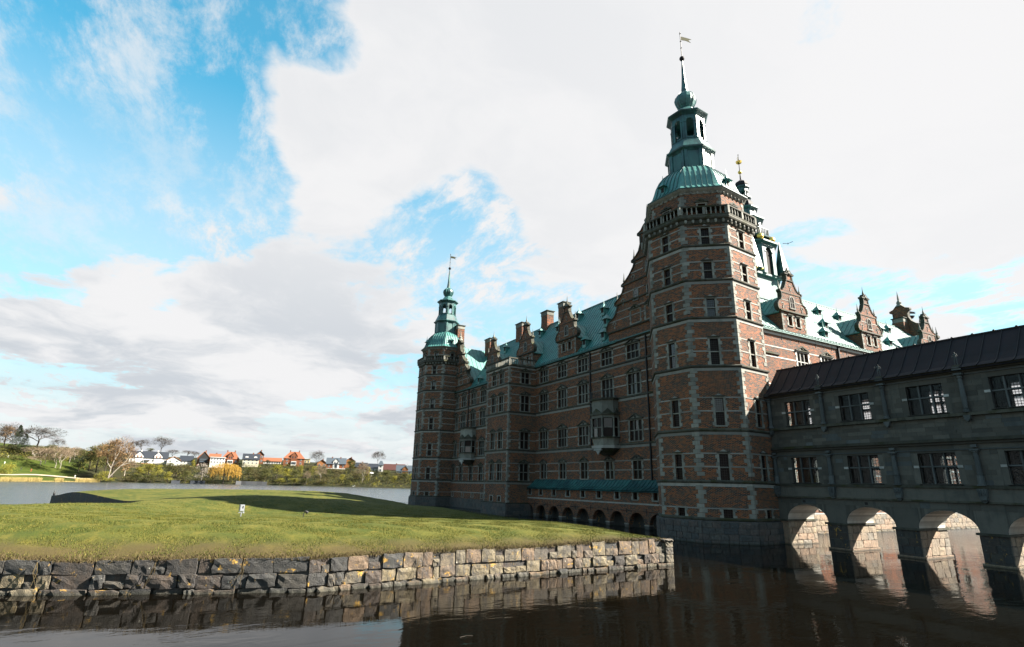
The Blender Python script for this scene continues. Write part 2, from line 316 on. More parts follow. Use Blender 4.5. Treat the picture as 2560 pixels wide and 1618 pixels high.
def frame(o, n):                                    # local x = along the wall, y = outward normal, z up
    n = Vector((n[0], n[1], 0)).normalized(); tt = Vector((n.y, -n.x, 0))
    mm = Matrix((tt, n, Vector((0, 0, 1)))).transposed().to_4x4(); mm.translation = Vector(o); return mm
def scale(x, y, z): return Matrix.Diagonal((x, y, z, 1))

def wall_grid(mb, M, s0, s1, z0, z1, holes=(), reveal=.26):
    """wall face at local y=0 with real openings and reveals"""
    mb.m = M; ss = sorted({s0, s1, *[a for h in holes for a in (h[0], h[1])]}); zs = sorted({z0, z1, *[a for h in holes for a in (h[2], h[3])]})
    for a, b_ in zip(ss[:-1], ss[1:]):
        for c, d in zip(zs[:-1], zs[1:]):
            if any(h[0]-1e-6 <= a and b_ <= h[1]+1e-6 and h[2]-1e-6 <= c and d <= h[3]+1e-6 for h in holes): continue
            mb.add([(a, 0, c), (b_, 0, c), (b_, 0, d), (a, 0, d)], [(0, 3, 2, 1)])
    for a, b_, c, d in holes:
        r = -reveal
        mb.add([(a, 0, c), (b_, 0, c), (b_, 0, d), (a, 0, d), (a, r, c), (b_, r, c), (b_, r, d), (a, r, d)], [(0, 1, 5, 4), (1, 2, 6, 5), (2, 3, 7, 6), (3, 0, 4, 7)])
    mb.m = Matrix()
# ---- windows: cached meshes, real stone surround, mullions, panes
WC = {}
def wmesh(key, fn):
    if key not in WC: WC[key] = fn()
    return WC[key]
def window(parent, M, w, h, cols=2, rows=2, ped=1, teeth=True, glass='pane_dark', split=.5, mat='sandstone', sub=True):
    """M: frame at the middle of the sill. ped 0 none, 1 triangular pediment, 2 small cap with crest"""
    def sur():
        mb = MB(); k = 0; z = -.02; j = .30
        while z < h-.05 and teeth:
            e = .17 if k % 2 else .30
            zt = min(z+j, h)
            for sg in (-1, 1): mb.box(*sorted((sg*(w/2), sg*(w/2+e))), -.05, .035, z, zt)
            z += j; k += 1
        if not teeth:
            for sg in (-1, 1): mb.box(*sorted((sg*(w/2), sg*(w/2+.16))), -.05, .04, -.02, h)
        mb.box(-w/2-.2, w/2+.2, -.06, .045, h, h+.13); mb.box(-w/2-.16, w/2+.16, -.2, .10, -.13, -.02)
        return mb.mesh('window_surround', mat)
    wo = part('window', wmesh(('s', w, h, teeth, mat), sur), parent, M)
    if ped == 1:
        def pd():
            mb = MB(); a = w/2+.30; z0 = h+.13
            mb.box(-a, a, -.03, .20, z0, z0+.09); hh = .20+w*.16
            mb.prism([(-a, z0+.09), (-a+.26, z0+.09), (0, z0+hh-.03), (0, z0+hh+.14)], -.03, .18); mb.prism([(a, z0+.09), (0, z0+hh+.14), (0, z0+hh-.03), (a-.26, z0+.09)], -.03, .18)
            mb.k = 1; mb.prism([(-a+.3, z0+.092), (a-.3, z0+.092), (0, z0+hh-.05)], -.02, .05); mb.k = 0; mb.loft([(.09, z0+.14), (.13, z0+.25), (.06, z0+.38)], 6, cy=.10)
            return mb.mesh('pediment', ['mossy_ledge', 'sandstone'])
        part('pediment', wmesh(('p', w, h), pd), wo, M)
    elif ped == 2:
        def pc():
            mb = MB(); a = w/2+.16; z0 = h+.13; mb.box(-a, a, -.03, .17, z0, z0+.08)
            mb.k = 1; mb.prism([(-a*.6, z0+.081), (a*.6, z0+.081), (a*.3, z0+.16), (.05, z0+.24), (-.05, z0+.24), (-a*.3, z0+.16)], -.02, .07)
            return mb.mesh('window_cap', ['mossy_ledge', 'sandstone_band'])
        part('window_cap', wmesh(('c', w, h), pc), wo, M)
    if not sub: 
        part('pane', wmesh(('g', w, h, glass), lambda: MB().box(-w/2, w/2, -.24, -.20, 0, h).mesh('pane', glass)), wo, M); return wo
    bt = .09; cw = (w-(cols-1)*bt)/cols; zs = [(0, h*split-bt/2), (h*split+bt/2, h)] if rows == 2 else [(0, h)]
    def pn(hh):
        mb = MB(); mb.box(-cw/2, cw/2, -.012, .012, 0, hh); mb.k = 1; nx = max(2, round(cw/.17)); nz = max(2, round(hh/.19))
        for i in range(1, nx): mb.box(-cw/2+cw*i/nx-.009, -cw/2+cw*i/nx+.009, .012, .022, 0, hh)
        for i in range(1, nz): mb.box(-cw/2, cw/2, .013, .021, hh*i/nz-.009, hh*i/nz+.009)
        for a in (-cw/2, cw/2-.035): mb.box(a, a+.035, -.02, .03, 0, hh)
        for a in (0, hh-.035): mb.box(-cw/2, cw/2, -.019, .029, a, a+.035)
        return mb.mesh('pane', [glass, 'oak_frame' if glass == 'pane_dark' else 'iron'])
    for c in range(cols):
        for za, zb in zs:
            me = wmesh(('pn', round(cw, 3), round(zb-za, 3), glass), lambda: pn(zb-za))
            part('pane', me, wo, M @ T(-w/2+cw/2+c*(cw+bt), -.19, za))
    for c in range(1, cols):
        part('mullion', wmesh(('m', h, mat), lambda: MB().box(-bt/2, bt/2, -.20, -.03, 0, h).mesh('mullion', mat)), wo, M @ T(-w/2+c*(cw+bt)-bt/2, 0, 0))
    if rows == 2: part('transom', wmesh(('t', w, mat), lambda: MB().box(-w/2, w/2, -.21, -.025, -bt/2, bt/2).mesh('transom', mat)), wo, M @ T(0, 0, h*split))
    return wo
UB = {}
def unit(mat, bev=.0):
    """shared unit box 1x1x1 (x -.5..5, y 0..1, z 0..1)"""
    if (mat,) not in UB: UB[(mat,)] = MB().box(-.5, .5, 0, 1, 0, 1).mesh('block', mat)
    return UB[(mat,)]
def block(name, parent, M, s0, s1, d0, d1, z0, z1, mat, label=None):
    return part(name, unit(mat), parent, M @ T((s0+s1)/2, d0, z0) @ scale(s1-s0, d1-d0, z1-z0), label=label)
STV = {}
def rough_stone(mat, k):
    """rough dressed stone, unit size, face at local y=1 uneven"""
    if (mat, k) in STV: return STV[(mat, k)]
    r_ = random.Random(100+k); vs = []; fs = []; nx, nz = 5, 4
    for j in range(nz):
        for i in range(nx):
            ex = i in (0, nx-1); ez = j in (0, nz-1)
            x = i/(nx-1)-.5; z = j/(nz-1); d = (0.86 if (ex or ez) else 1.0)+r_.uniform(-.18, .18)*(.6 if (ex or ez) else 1.)
            vs.append((x*(.965)+r_.uniform(-.035, .035), d, .02+z*.96+r_.uniform(-.045, .045)))
    for j in range(nz-1):
        for i in range(nx-1):
            a = j*nx+i; fs.append((a, a+nx, a+nx+1, a+1))
    n = len(vs); rim = [i for i in range(nx)]+[j*nx+nx-1 for j in range(1, nz)]+[(nz-1)*nx+i for i in range(nx-2, -1, -1)]+[j*nx for j in range(nz-2, 0, -1)]
    for i in rim: vs.append((vs[i][0], 0, vs[i][2]))
    for i in range(len(rim)): j = (i+1) % len(rim); fs.append((rim[i], rim[j], n+j, n+i))
    STV[(mat, k)] = mesh('rough_stone', vs, fs, mat); return STV[(mat, k)]
def course_wall(parent, M, s0, s1, z0, z1, mat, lw=(.5, 1.0), hh=.42, d=.16, name='stone', cap=300, back='granite_dark', wob=.012):
    n = max(1, round((z1-z0)/hh)); k = 0
    for j in range(n):
        za = z0+(z1-z0)*j/n; zb = z0+(z1-z0)*(j+1)/n; s = s0; first = True
        while s < s1-.05:
            l = random.uniform(*lw)*(.6 if first and j % 2 else 1); e = min(s+l, s1); first = False
            if s1-e < lw[0]*.5: e = s1
            hv = random.uniform(-wob, wob)
            part(name, rough_stone(mat, random.randrange(10)), parent, M @ T((s+e)/2, 0, za+.012+hv) @ scale(e-s-.02, d*random.uniform(.8, 1.2), zb-za-.024)); s = e; k += 1
    return k

# ------------------------------------------------------------------ octagonal stair towers
def oct_tower(C, ph, r, P, label, win_faces, plain_faces, quoins, group, flag_dir):
    z = P; root = thing('octagonal_tower', label, 'tower', (C[0], C[1], -.15), group)
    co = [Vector((C[0]+r*math.cos(ph+k*PI/4), C[1]+r*math.sin(ph+k*PI/4), 0)) for k in range(8)]
    def fr(k, rr=r):
        k %= 8; a = ph+(k+.5)*PI/4; ap = rr*math.cos(PI/8); return frame((C[0]+ap*math.cos(a), C[1]+ap*math.sin(a), 0), (math.cos(a), math.sin(a)))
    side = 2*r*math.sin(PI/8); hs = side/2
    O = lambda mb, rings: mb.loft(rings, 8, ph, C[0], C[1])
    # plinth
    part('plinth', O(MB(), [(r+.28, -1.5), (r+.28, z['s'][0]-.12), (r, z['s'][0]-.05)]).mesh('plinth', 'granite_grey'), root)
    for k in win_faces+plain_faces:
        M = fr(k, r+.28); h2 = (r+.28)*math.sin(PI/8); course_wall(root, M, -h2, h2, -.35, z['s'][0]-.14, 'granite_grey', (.55, 1.1), .47, .07)
    S_ = z['s']+[z['slab']]
    rows = z['rows']                                # (z0,z1) per storey
    mb = MB()
    for k in range(8):
        holes = [(-.36, .36, a, b_) for a, b_ in rows] if k in win_faces else []
        wall_grid(mb, fr(k), -hs, hs, z['s'][0]-.05, z['slab'], holes)
    part('wall', mb.mesh('tower_wall', 'brick'), root)
    part('core', O(MB(), [(r-.30, z['s'][0]), (r-.30, z['slab'])]).mesh('tower_core', 'dark_interior'), root)
    for i, zz_ in enumerate(z['s']):
        part('string_course', O(MB(), [(r+.03, zz_-.10), (r+.17, zz_-.03), (r+.19, zz_+.07), (r+.05, zz_+.17)]).mesh('string_course', 'mossy_ledge'), root)
        if i: part('stone_band', O(MB(), [(r+.035, zz_-.36), (r+.035, zz_-.10)]).mesh('stone_band', 'sandstone_band'), root)
    for k in win_faces+plain_faces:
        M = fr(k)
        for i, (a, b_) in enumerate(rows):
            segs = [(-hs+.2, -.5), (.5, hs-.2)] if k in win_faces else [(-hs+.2, hs-.2)]
            for zc in ((b_+.05,) if i == 0 else (b_+.05, a+(b_-a)*.52)):
                for s0, s1 in segs: block('stone_band', root, M, s0, s1, -.02, .027, zc-.055, zc+.055, 'sandstone_band')
            if k in win_faces: window(root, M @ T(0, 0, a), .72, b_-a, 1, 1 if i == 0 else 2, 0 if i == 0 else 2, glass='pane_dark')
    # quoins: L-shaped stones alternating long and short round each corner
    def qm(lng, sht):
        mb = MB(); ap = r*math.cos(PI/8); l = {1: (lng, sht), -1: (sht, lng)}
        for sg, L in ((1, lng), (-1, sht)):
            a = sg*PI/8; n = Vector((math.cos(a), math.sin(a), 0)); tt = Vector((-n.y, n.x, 0)); c0 = Vector((r, 0, 0)); c1 = c0+tt*L*(1 if sg > 0 else -1)
            e = .034; vs = [c0*(1+e/r*1.08), c1+n*e, c1, c0]; vs = [tuple(v) for v in vs]+[(v[0], v[1], .335) for v in vs]
            if sg > 0: mb.add(vs, [(3, 2, 1, 0), (4, 5, 6, 7), (0, 1, 5, 4), (1, 2, 6, 5)])
            else: mb.add(vs, [(0, 1, 2, 3), (7, 6, 5, 4), (4, 5, 1, 0), (5, 6, 2, 1)])
        return mb.mesh('quoin_stone', 'sandstone')
    qa, qb = qm(.44, .22), qm(.22, .44); qs = MB()
    zz_ = z['s'][0]+.17; j = 0
    while zz_ < z['slab']-.35:
        if not any(-.42 < zz_-s < .17 for s in z['s'][1:]):
            for k in quoins:
                part('quoin_stone', qa if j % 2 else qb, root, T(C[0], C[1], zz_) @ Matrix.Rotation(ph+k*PI/4, 4, 'Z') @ scale(1, 1, random.uniform(.97, 1.03)))
        zz_ += .36; j += 1
    # balcony
    sl = z['slab']
    part('balcony_slab', O(MB(), [(r+.04, sl-.42), (r+.16, sl-.30), (r+.2, sl-.02), (r+.40, sl+.08), (r+.46, sl+.20), (r+.42, sl+.40), (r-.6, sl+.42)]).mesh('balcony_slab', 'mossy_ledge'), root)
    cb = wmesh('corbel', lambda: MB().loft([(.07, -.02), (.12, .08), (.13, .2), (.11, .3)], 7).mesh('corbel', 'sandstone'))
    bal = wmesh('baluster', lambda: MB().loft([(.075, 0), (.05, .06), (.085, .22), (.085, .32), (.045, .52), (.075, .66)], 6).mesh('baluster', 'sandstone'))
    R2 = r+.34; rl = z['rail']
    part('balustrade_rail', O(MB(), [(R2-.13, rl-.14), (R2+.12, rl-.14), (R2+.12, rl), (R2-.13, rl)]).mesh('balustrade_rail', 'mossy_ledge'), root)
    part('balustrade_rail', O(MB(), [(R2-.11, sl+.41), (R2+.10, sl+.41), (R2+.10, sl+.50), (R2-.11, sl+.50)]).mesh('balustrade_base', 'mossy_ledge'), root)
    for k in win_faces+plain_faces+[7, 0]:
        M = fr(k, R2); h2 = R2*math.sin(PI/8)
        for i in range(10):
            if i in (5,): continue
            part('baluster', bal, root, M @ T(-h2+2*h2*(i+.5)/10, 0, sl+.50) @ scale(1, 1, (rl-.14-sl-.50)/.66))
        part('balustrade_post', wmesh('bpost', lambda: MB().box(-.11, .11, -.11, .11, 0, 1).mesh('balustrade_post', 'sandstone')), root, M @ T(0, 0, sl+.50) @ scale(1, 1, rl-.12-sl-.50))
        c = Vector((C[0]+R2*math.cos(ph+k*PI/4), C[1]+R2*math.sin(ph+k*PI/4), 0)); part('balustrade_post', WC['bpost'], root, T(c.x, c.y, sl+.50) @ scale(1.2, 1.2, rl-.10-sl-.50))
        M2 = fr(k, r+.12)
        for i in range(6): part('corbel', cb, root, M2 @ T(-hs+side*(i+.5)/6, .12, sl-.30))
    # upper storey under the dome
    ru = r*.895; ev = z['eave']; hu = ru*math.sin(PI/8); mb = MB()
    for k in range(8): wall_grid(mb, fr(k, ru), -hu, hu, sl+.3, ev-.35, [(-.34, .34, sl+1.0, sl+2.05)] if k in win_faces+plain_faces else [])
    part('wall', mb.mesh('upper_wall', 'brick'), root)
    part('cornice', O(MB(), [(ru+.03, ev-.50), (ru+.10, ev-.34), (ru+.30, ev-.20), (ru+.42, ev-.08), (ru+.44, ev+.03), (ru, ev+.06)]).mesh('cornice', 'sandstone'), root)
    part('gutter', O(MB(), [(ru+.42, ev-.04), (ru+.50, ev-.02), (ru+.50, ev+.05), (ru+.40, ev+.06)]).mesh('gutter', 'copper_seam'), root)
    for k in win_faces+plain_faces:
        M = fr(k, ru); window(root, M @ T(0, 0, sl+1.0), .68, 1.05, 1, 1, 1, teeth=False)
        for s0, s1 in ((-hu+.05, -.5), (.5, hu-.05)): block('stone_band', root, M, s0, s1, -.02, .03, sl+1.62, sl+1.72, 'sandstone_band')
        for i in range(6): part('corbel', cb, root, M @ T(-hu+2*hu*(i+.5)/6, .12, ev-.52) @ scale(.8, .8, .7))
    qa2 = unit('sandstone')
    for k in quoins[:3]:
        for j in range(7):
            for sg in (1, -1):
                M = fr(k-(sg < 0), ru); L = .42 if (j+(sg > 0)) % 2 else .24
                block('quoin_stone', root, M, (hu-.0-L) if sg < 0 else -hu, hu if sg < 0 else -hu+L, -.02, .032, sl+.62+j*.33, sl+.62+j*.33+.31, 'sandstone')
    # dome, bell-shaped, with standing seams
    dt = z['dome']; H = dt-ev; rr_ = [(ru+.46, 0), (ru+.20, .045), (ru-.12, .14), (ru-.38, .31), (ru-.62, .49), (ru-1.00, .67), (ru-1.48, .82), (ru-2.0, .94), (2.28, 1.0)]
    ring = [(a*1.0, ev+.05+b_*H) for a, b_ in rr_]
    part('dome', O(MB(), ring).mesh('dome', 'copper'), root)
    def seam(off):
        mb = MB()
        for (a, za), (b_, zb) in zip(ring[:-1], ring[1:]):
            f = math.cos(PI/8)
            A = min(off, .98*a*math.sin(PI/8)) if off > 0 else max(off, -.98*a*math.sin(PI/8)); B_ = min(off, .98*b_*math.sin(PI/8)) if off > 0 else max(off, -.98*b_*math.sin(PI/8))
            mb.add([(A-.03, a*f, za), (A+.03, a*f, za), (A+.03, a*f+.06, za+.04), (A-.03, a*f+.06, za+.04), (B_-.03, b_*f, zb), (B_+.03, b_*f, zb), (B_+.03, b_*f+.06, zb+.04), (B_-.03, b_*f+.06, zb+.04)], [(0, 3, 7, 4), (3, 2, 6, 7), (2, 1, 5, 6)])
        return mb.mesh('seam', 'copper_seam')
    sms = [seam(o) for o in (-1.28, -.77, -.26, .26, .77, 1.28)]
    for k in range(8):
        Mk = frame((C[0], C[1], 0), (math.cos(ph+(k+.5)*PI/4), math.sin(ph+(k+.5)*PI/4)))
        for sme in sms: part('seam', sme, root, Mk)
    def vent():
        mb = MB(); mb.box(-.24, .24, -.75, .02, -.3, .52); mb.k = 1; mb.box(-.17, .17, .02, .035, -.1, .42); mb.k = 0
        mb.loft([(.62, .50), (.46, .58), (.22, .80), (.05, 1.25), (.012, 1.85)], 4, PI/4, cy=-.1); return mb.mesh('roof_vent', ['copper', 'dark_interior'])
    vm = wmesh('vent', vent)
    for k in (3, 5): part('roof_vent', vm, root, fr(k, ru-.15) @ T(.45 if k == 3 else .2, 0, ev+.95))
    # lantern 1 (closed, blind arches)
    c1 = z['c1']; r1 = 2.32; mb = O(MB(), [(r1, dt), (r1, c1-.3)])
    part('lantern_wall', mb.mesh('lantern_wall', 'copper_dark'), root)
    h1 = r1*math.sin(PI/8)
    for k in range(8):
        M = fr(k, r1); H1 = c1-.35-dt
        arch = [(-.48, 0), (.48, 0)]+[(.48*math.cos(a), H1-.80+.48*math.sin(a)) for a in np.linspace(0, PI, 9)]
        part('blind_arch', wmesh(('ba', round(H1, 2)), lambda: MB().prism(arch, 0, .02).mesh('blind_arch', 'copper_seam')), root, M @ T(0, 0, dt+.05))
        for sg in (-1, 1): block('pilaster', root, M, sg*.73-.14, sg*.73+.14, -.02, .10, dt, c1-.3, 'copper_dark')
    part('lantern_cornice', O(MB(), [(r1+.02, c1-.42), (r1+.14, c1-.28), (r1+.36, c1-.12), (r1+.40, c1+.02), (r1+.18, c1+.12), (2.10, z['l2']-.45), (1.92, z['l2']-.05), (1.96, z['l2'])]).mesh('lantern_cornice', 'copper_dark'), root)
    # lantern 2 (open arcade)
    l2, c2 = z['l2'], z['c2']; r2 = 1.82; h2 = r2*math.sin(PI/8); HT = c2-.35-l2
    def arc():
        mb = MB(); w = .37; zs_ = HT-.82
        pts = [(w*math.cos(a), zs_+w*math.sin(a)) for a in np.linspace(PI, 0, 11)]
        for (xa, za), (xb, zb) in zip(pts[:-1], pts[1:]):
            mb.add([(xa, 0, za), (xb, 0, zb), (xb, 0, HT), (xa, 0, HT), (xa, -.25, za), (xb, -.25, zb), (xb, -.25, HT), (xa, -.25, HT)], [(0, 3, 2, 1), (4, 5, 6, 7), (0, 1, 5, 4)])
        for sg in (-1, 1): mb.box(*sorted((sg*w, sg*(h2+.02))), -.25, 0, 0, HT); mb.box(*sorted((sg*w-.0, sg*(w+.16))), -.2, .06, 0, zs_); mb.box(*sorted((sg*(w-.03), sg*(w+.20))), -.24, .09, zs_-.12, zs_)
        mb.box(-w, w, -.14, -.06, 0, .32)
        return mb.mesh('lantern_arch', 'copper_dark')
    am = wmesh(('arc', round(HT, 2)), arc)
    for k in range(8): part('lantern_arch', am, root, fr(k, r2) @ T(0, 0, l2))
    part('lantern_floor', O(MB(), [(r2-.05, l2-.02), (r2-.05, l2+.05)]).mesh('lantern_floor', 'copper_dark'), root)
    ob = z['onion']; oh = z['ontop']-ob
    part('lantern_cornice', O(MB(), [(r2+.02, c2-.42), (r2+.12, c2-.32), (r2+.38, c2-.12), (r2+.46, c2), (r2+.38, c2+.12), (r2-.3, c2+.38), (.95, ob-.35), (.70, ob-.02), (.70, ob+.02)]).mesh('upper_cornice', 'copper_dark'), root)
    onion = MB().loft([(.68, ob), (.88, ob+.15*oh), (1.08, ob+.38*oh), (1.13, ob+.55*oh), (1.03, ob+.75*oh), (.77, ob+.92*oh), (.52, ob+1.02*oh), (.44, ob+1.08*oh)], 16, ph, C[0], C[1]); part('onion_dome', onion.mesh('onion_dome', 'copper_dark'), root)
    rib = MB(); prof = [(.70, ob), (.90, ob+.15*oh), (1.11, ob+.38*oh), (1.16, ob+.55*oh), (1.05, ob+.75*oh), (.79, ob+.92*oh), (.54, ob+1.03*oh)]
    rib.tube([(a, 0, b_) for a, b_ in prof], .045, .045, 4); rme = rib.mesh('onion_rib', 'copper')
    for k in range(8): part('onion_rib', rme, root, T(C[0], C[1], 0) @ Matrix.Rotation(ph+(k+.5)*PI/4, 4, 'Z'))
    st = z['stop']; sb = ob+1.06*oh
    part('spire', O(MB(), [(.44, sb), (.37, sb+.35), (.28, sb+1.2), (.20, sb+(st-sb)*.5), (.14, sb+(st-sb)*.8), (.07, st)]).mesh('spire', 'copper_dark'), root)
    part('spire_ball', MB().loft([(.10, st-.05), (.24, st+.08), (.30, st+.25), (.24, st+.42), (.06, st+.55)], 12, 0, C[0], C[1]).mesh('spire_ball', 'lead_roof', True), root)
    tp = z['top']
    part('flag_pole', MB().loft([(.05, st+.5), (.045, tp), (.0, tp+.05)], 6, 0, C[0], C[1]).mesh('flag_pole', 'iron'), root)
    kn = wmesh('knob', lambda: MB().loft([(.02, -.12), (.10, 0), (.02, .12)], 8).mesh('pole_knob', 'iron'))
    for q_ in (.35, .62, .93): part('pole_knob', kn, root, T(C[0], C[1], st+.5+(tp-st-.5)*q_))
    fz_ = st+.5+(tp-st-.5)*.68; fd = Vector(flag_dir).normalized()
    fl = MB(); fl.m = frame((C[0], C[1], fz_), (-fd.y, fd.x)) ; fl.prism([(0.06, 0), (.62, -.02), (1.25, -.22), (.95, .12), (1.35, .26), (.95, .36), (.62, .42), (.06, .48)], -.015, .015)
    part('weather_flag', fl.mesh('weather_flag', 'gilt_flag'), root)
    return root

TOWER_ROWS = [(1.72, 2.47), (4.70, 6.84), (9.22, 11.52), (14.45, 16.76), (18.80, 20.50), (22.44, 24.05), (25.82, 27.46)]
PR = dict(s=[1.65, 4.58, 8.78, 14.25, 18.67, 22.27, 25.67], slab=28.25, rail=29.62, eave=31.86, dome=35.75, c1=38.15, l2=39.5, c2=42.85, onion=44.3, ontop=46.3, stop=50.9, top=54.9, rows=TOWER_ROWS)
src = [1.65, 4.58, 8.78, 14.25, 18.67, 22.27, 25.67, 28.25]; dst = [1.56, 4.53, 8.54, 13.65, 17.76, 21.38, 24.55, 26.95]
mp = lambda a: float(np.interp(a, src, dst))
PL = dict(s=[mp(a) for a in PR['s']], slab=26.95, rail=28.25, eave=30.3, dome=34.0, c1=36.45, l2=37.95, c2=41.0, onion=42.35, ontop=44.1, stop=48.6, top=52.3, rows=[(mp(a), mp(b_)) for a, b_ in TOWER_ROWS])
TG = 'octagonal corner towers with green copper domes'
oct_tower((41.43, 35.95), R(27.9), 5.3, PR, 'nearest and largest octagonal brick tower, with balcony, green copper dome and tall spire', [3, 4, 5], [2, 6], [3, 4, 5, 6], TG, (.9, -.35, 0))
oct_tower((42.1, 104.03), R(22), 5.02, PL, 'far octagonal brick corner tower at the left end of the castle, standing by the lake', [3, 4], [5, 2], [3, 4, 5], TG, (.9, -.4, 0))

# ------------------------------------------------------------------ gables and dormers
GAB = [(2.2, 2.62), (2.50, 2.68), (2.72, 2.95), (2.70, 3.35), (2.42, 3.72), (2.05, 3.92), (1.86, 4.25), (1.82, 4.85), (2.02, 5.0), (2.0, 5.22), (1.52, 5.25), (1.20, 5.50), (.92, 5.95), (.74, 6.35), (.58, 6.55), (.55, 7.25), (.80, 7.32), (.80, 7.50), (.50, 7.56), (.30, 7.80), (.14, 7.95)]
def gable_outline(pts): return [(-a, b_) for a, b_ in pts]+[(a, b_) for a, b_ in reversed(pts)]
def dormer_meshes():
    mb = MB(); wall_grid(mb, Matrix(), -2.2, 2.2, -.25, 2.5, [(-1.05, -.40, .95, 2.05), (.40, 1.05, .95, 2.05)], .2)
    mb.box(-2.2, -2.0, -3.6, 0, -.2, 2.5); mb.box(2.0, 2.2, -3.6, 0, -.2, 2.5); front = mb.mesh('dormer_wall', 'brick')
    arch = [(-.36, 3.15), (.36, 3.15)]+[(.36*math.cos(a), 4.15+.36*math.sin(a)) for a in np.linspace(0, PI, 9)]
    gb = MB(); gb.prism(gable_outline(GAB), -.36, .0); gw = gb.mesh('gable_wall', 'brick')
    tr = MB()
    for sg in (-1, 1):                                 # moulded edge that follows the scrolls
        for (a, za), (b_, zb) in zip(GAB[:-1], GAB[1:]):
            d = Vector((b_-a, zb-za)); n = Vector((d.y, -d.x)).normalized()*.0+Vector((.0, 0)); w = .13
            tr.add([(sg*a, .07, za), (sg*b_, .07, zb), (sg*b_, -.42, zb), (sg*a, -.42, za), (sg*(a-w), .07, za), (sg*(b_-w), .07, zb)], [(0, 1, 2, 3), (0, 4, 5, 1)] if sg > 0 else [(3, 2, 1, 0), (1, 5, 4, 0)])
            tr.add([(sg*a+sg*.03, .08, za-.03), (sg*b_+sg*.03, .08, zb+.0), (sg*(b_+.03), -.45, zb), (sg*(a+.03), -.45, za-.03)], [(0, 1, 2, 3)])
    tr.box(-2.45, 2.45, -.3, .24, 2.5, 2.66); tr.box(-1.75, 1.75, -.05, .05, 4.85, 4.95); tr.box(-.7, .7, -.4, .10, 6.5, 6.62)
    tr.box(-.85, .85, -.42, .14, 7.28, 7.42); trim = tr.mesh('gable_trim', 'mossy_ledge')
    fn = MB(); fn.loft([(.42, 7.42), (.30, 7.62), (.34, 7.78), (.16, 7.92), (.12, 8.0), (.13, 8.12), (.06, 8.4), (.01, 9.05)], 8, PI/8, cy=-.15); fin = fn.mesh('finial', 'sandstone')
    sp = MB().loft([(.15, 0), (.08, .18), (.12, .3), (.06, .55), (.01, 1.15)], 6).mesh('gable_spike', 'sandstone')
    sc = MB()                                          # scroll ornament
    for k in range(9): 
        a = k/8*1.6*PI; b2 = (k+1)/8*1.6*PI; ra, rb = .30-.018*k, .30-.018*(k+1)
        if k < 8: sc.add([(ra*math.cos(a), .05, ra*math.sin(a)), (rb*math.cos(b2), .05, rb*math.sin(b2)), ((rb-.09)*math.cos(b2), .05, (rb-.09)*math.sin(b2)), ((ra-.09)*math.cos(a), .05, (ra-.09)*math.sin(a)),
                          (ra*math.cos(a), 0, ra*math.sin(a)), (rb*math.cos(b2), 0, rb*math.sin(b2)), ((rb-.09)*math.cos(b2), 0, (rb-.09)*math.sin(b2)), ((ra-.09)*math.cos(a), 0, (ra-.09)*math.sin(a))], [(3, 2, 1, 0), (4, 5, 1, 0), (2, 6, 7, 3), (0, 3, 7, 4)])
    sc.box(-.07, .07, .0, .06, -.45, -.25); scr = sc.mesh('scroll', 'sandstone')
    aw = MB(); aw.prism(arch, .0, .012); aw.k = 1
    for (xa, za), (xb, zb) in zip(arch[1:], arch[2:]+[arch[0]]):
        v = Vector((xa, za-4.0)); v2 = Vector((xb, zb-4.0)); 
        ea = (xa*1.35, za if za < 3.3 else 4.15+(za-4.15)*1.35); eb = (xb*1.35, zb if zb < 3.3 else 4.15+(zb-4.15)*1.35)
        aw.prism([(xa, za), ea, eb, (xb, zb)], 0, .06)
    aw.box(-.55, .55, 0, .12, 3.0, 3.14); aw.box(-.025, .025, .01, .04, 3.15, 4.5); aw.box(-.36, .36, .01, .04, 3.75, 3.80)
    arw = aw.mesh('arched_window', ['pane_dark', 'sandstone'])
    return front, gw, trim, fin, sp, scr, arw
DM = dormer_meshes()
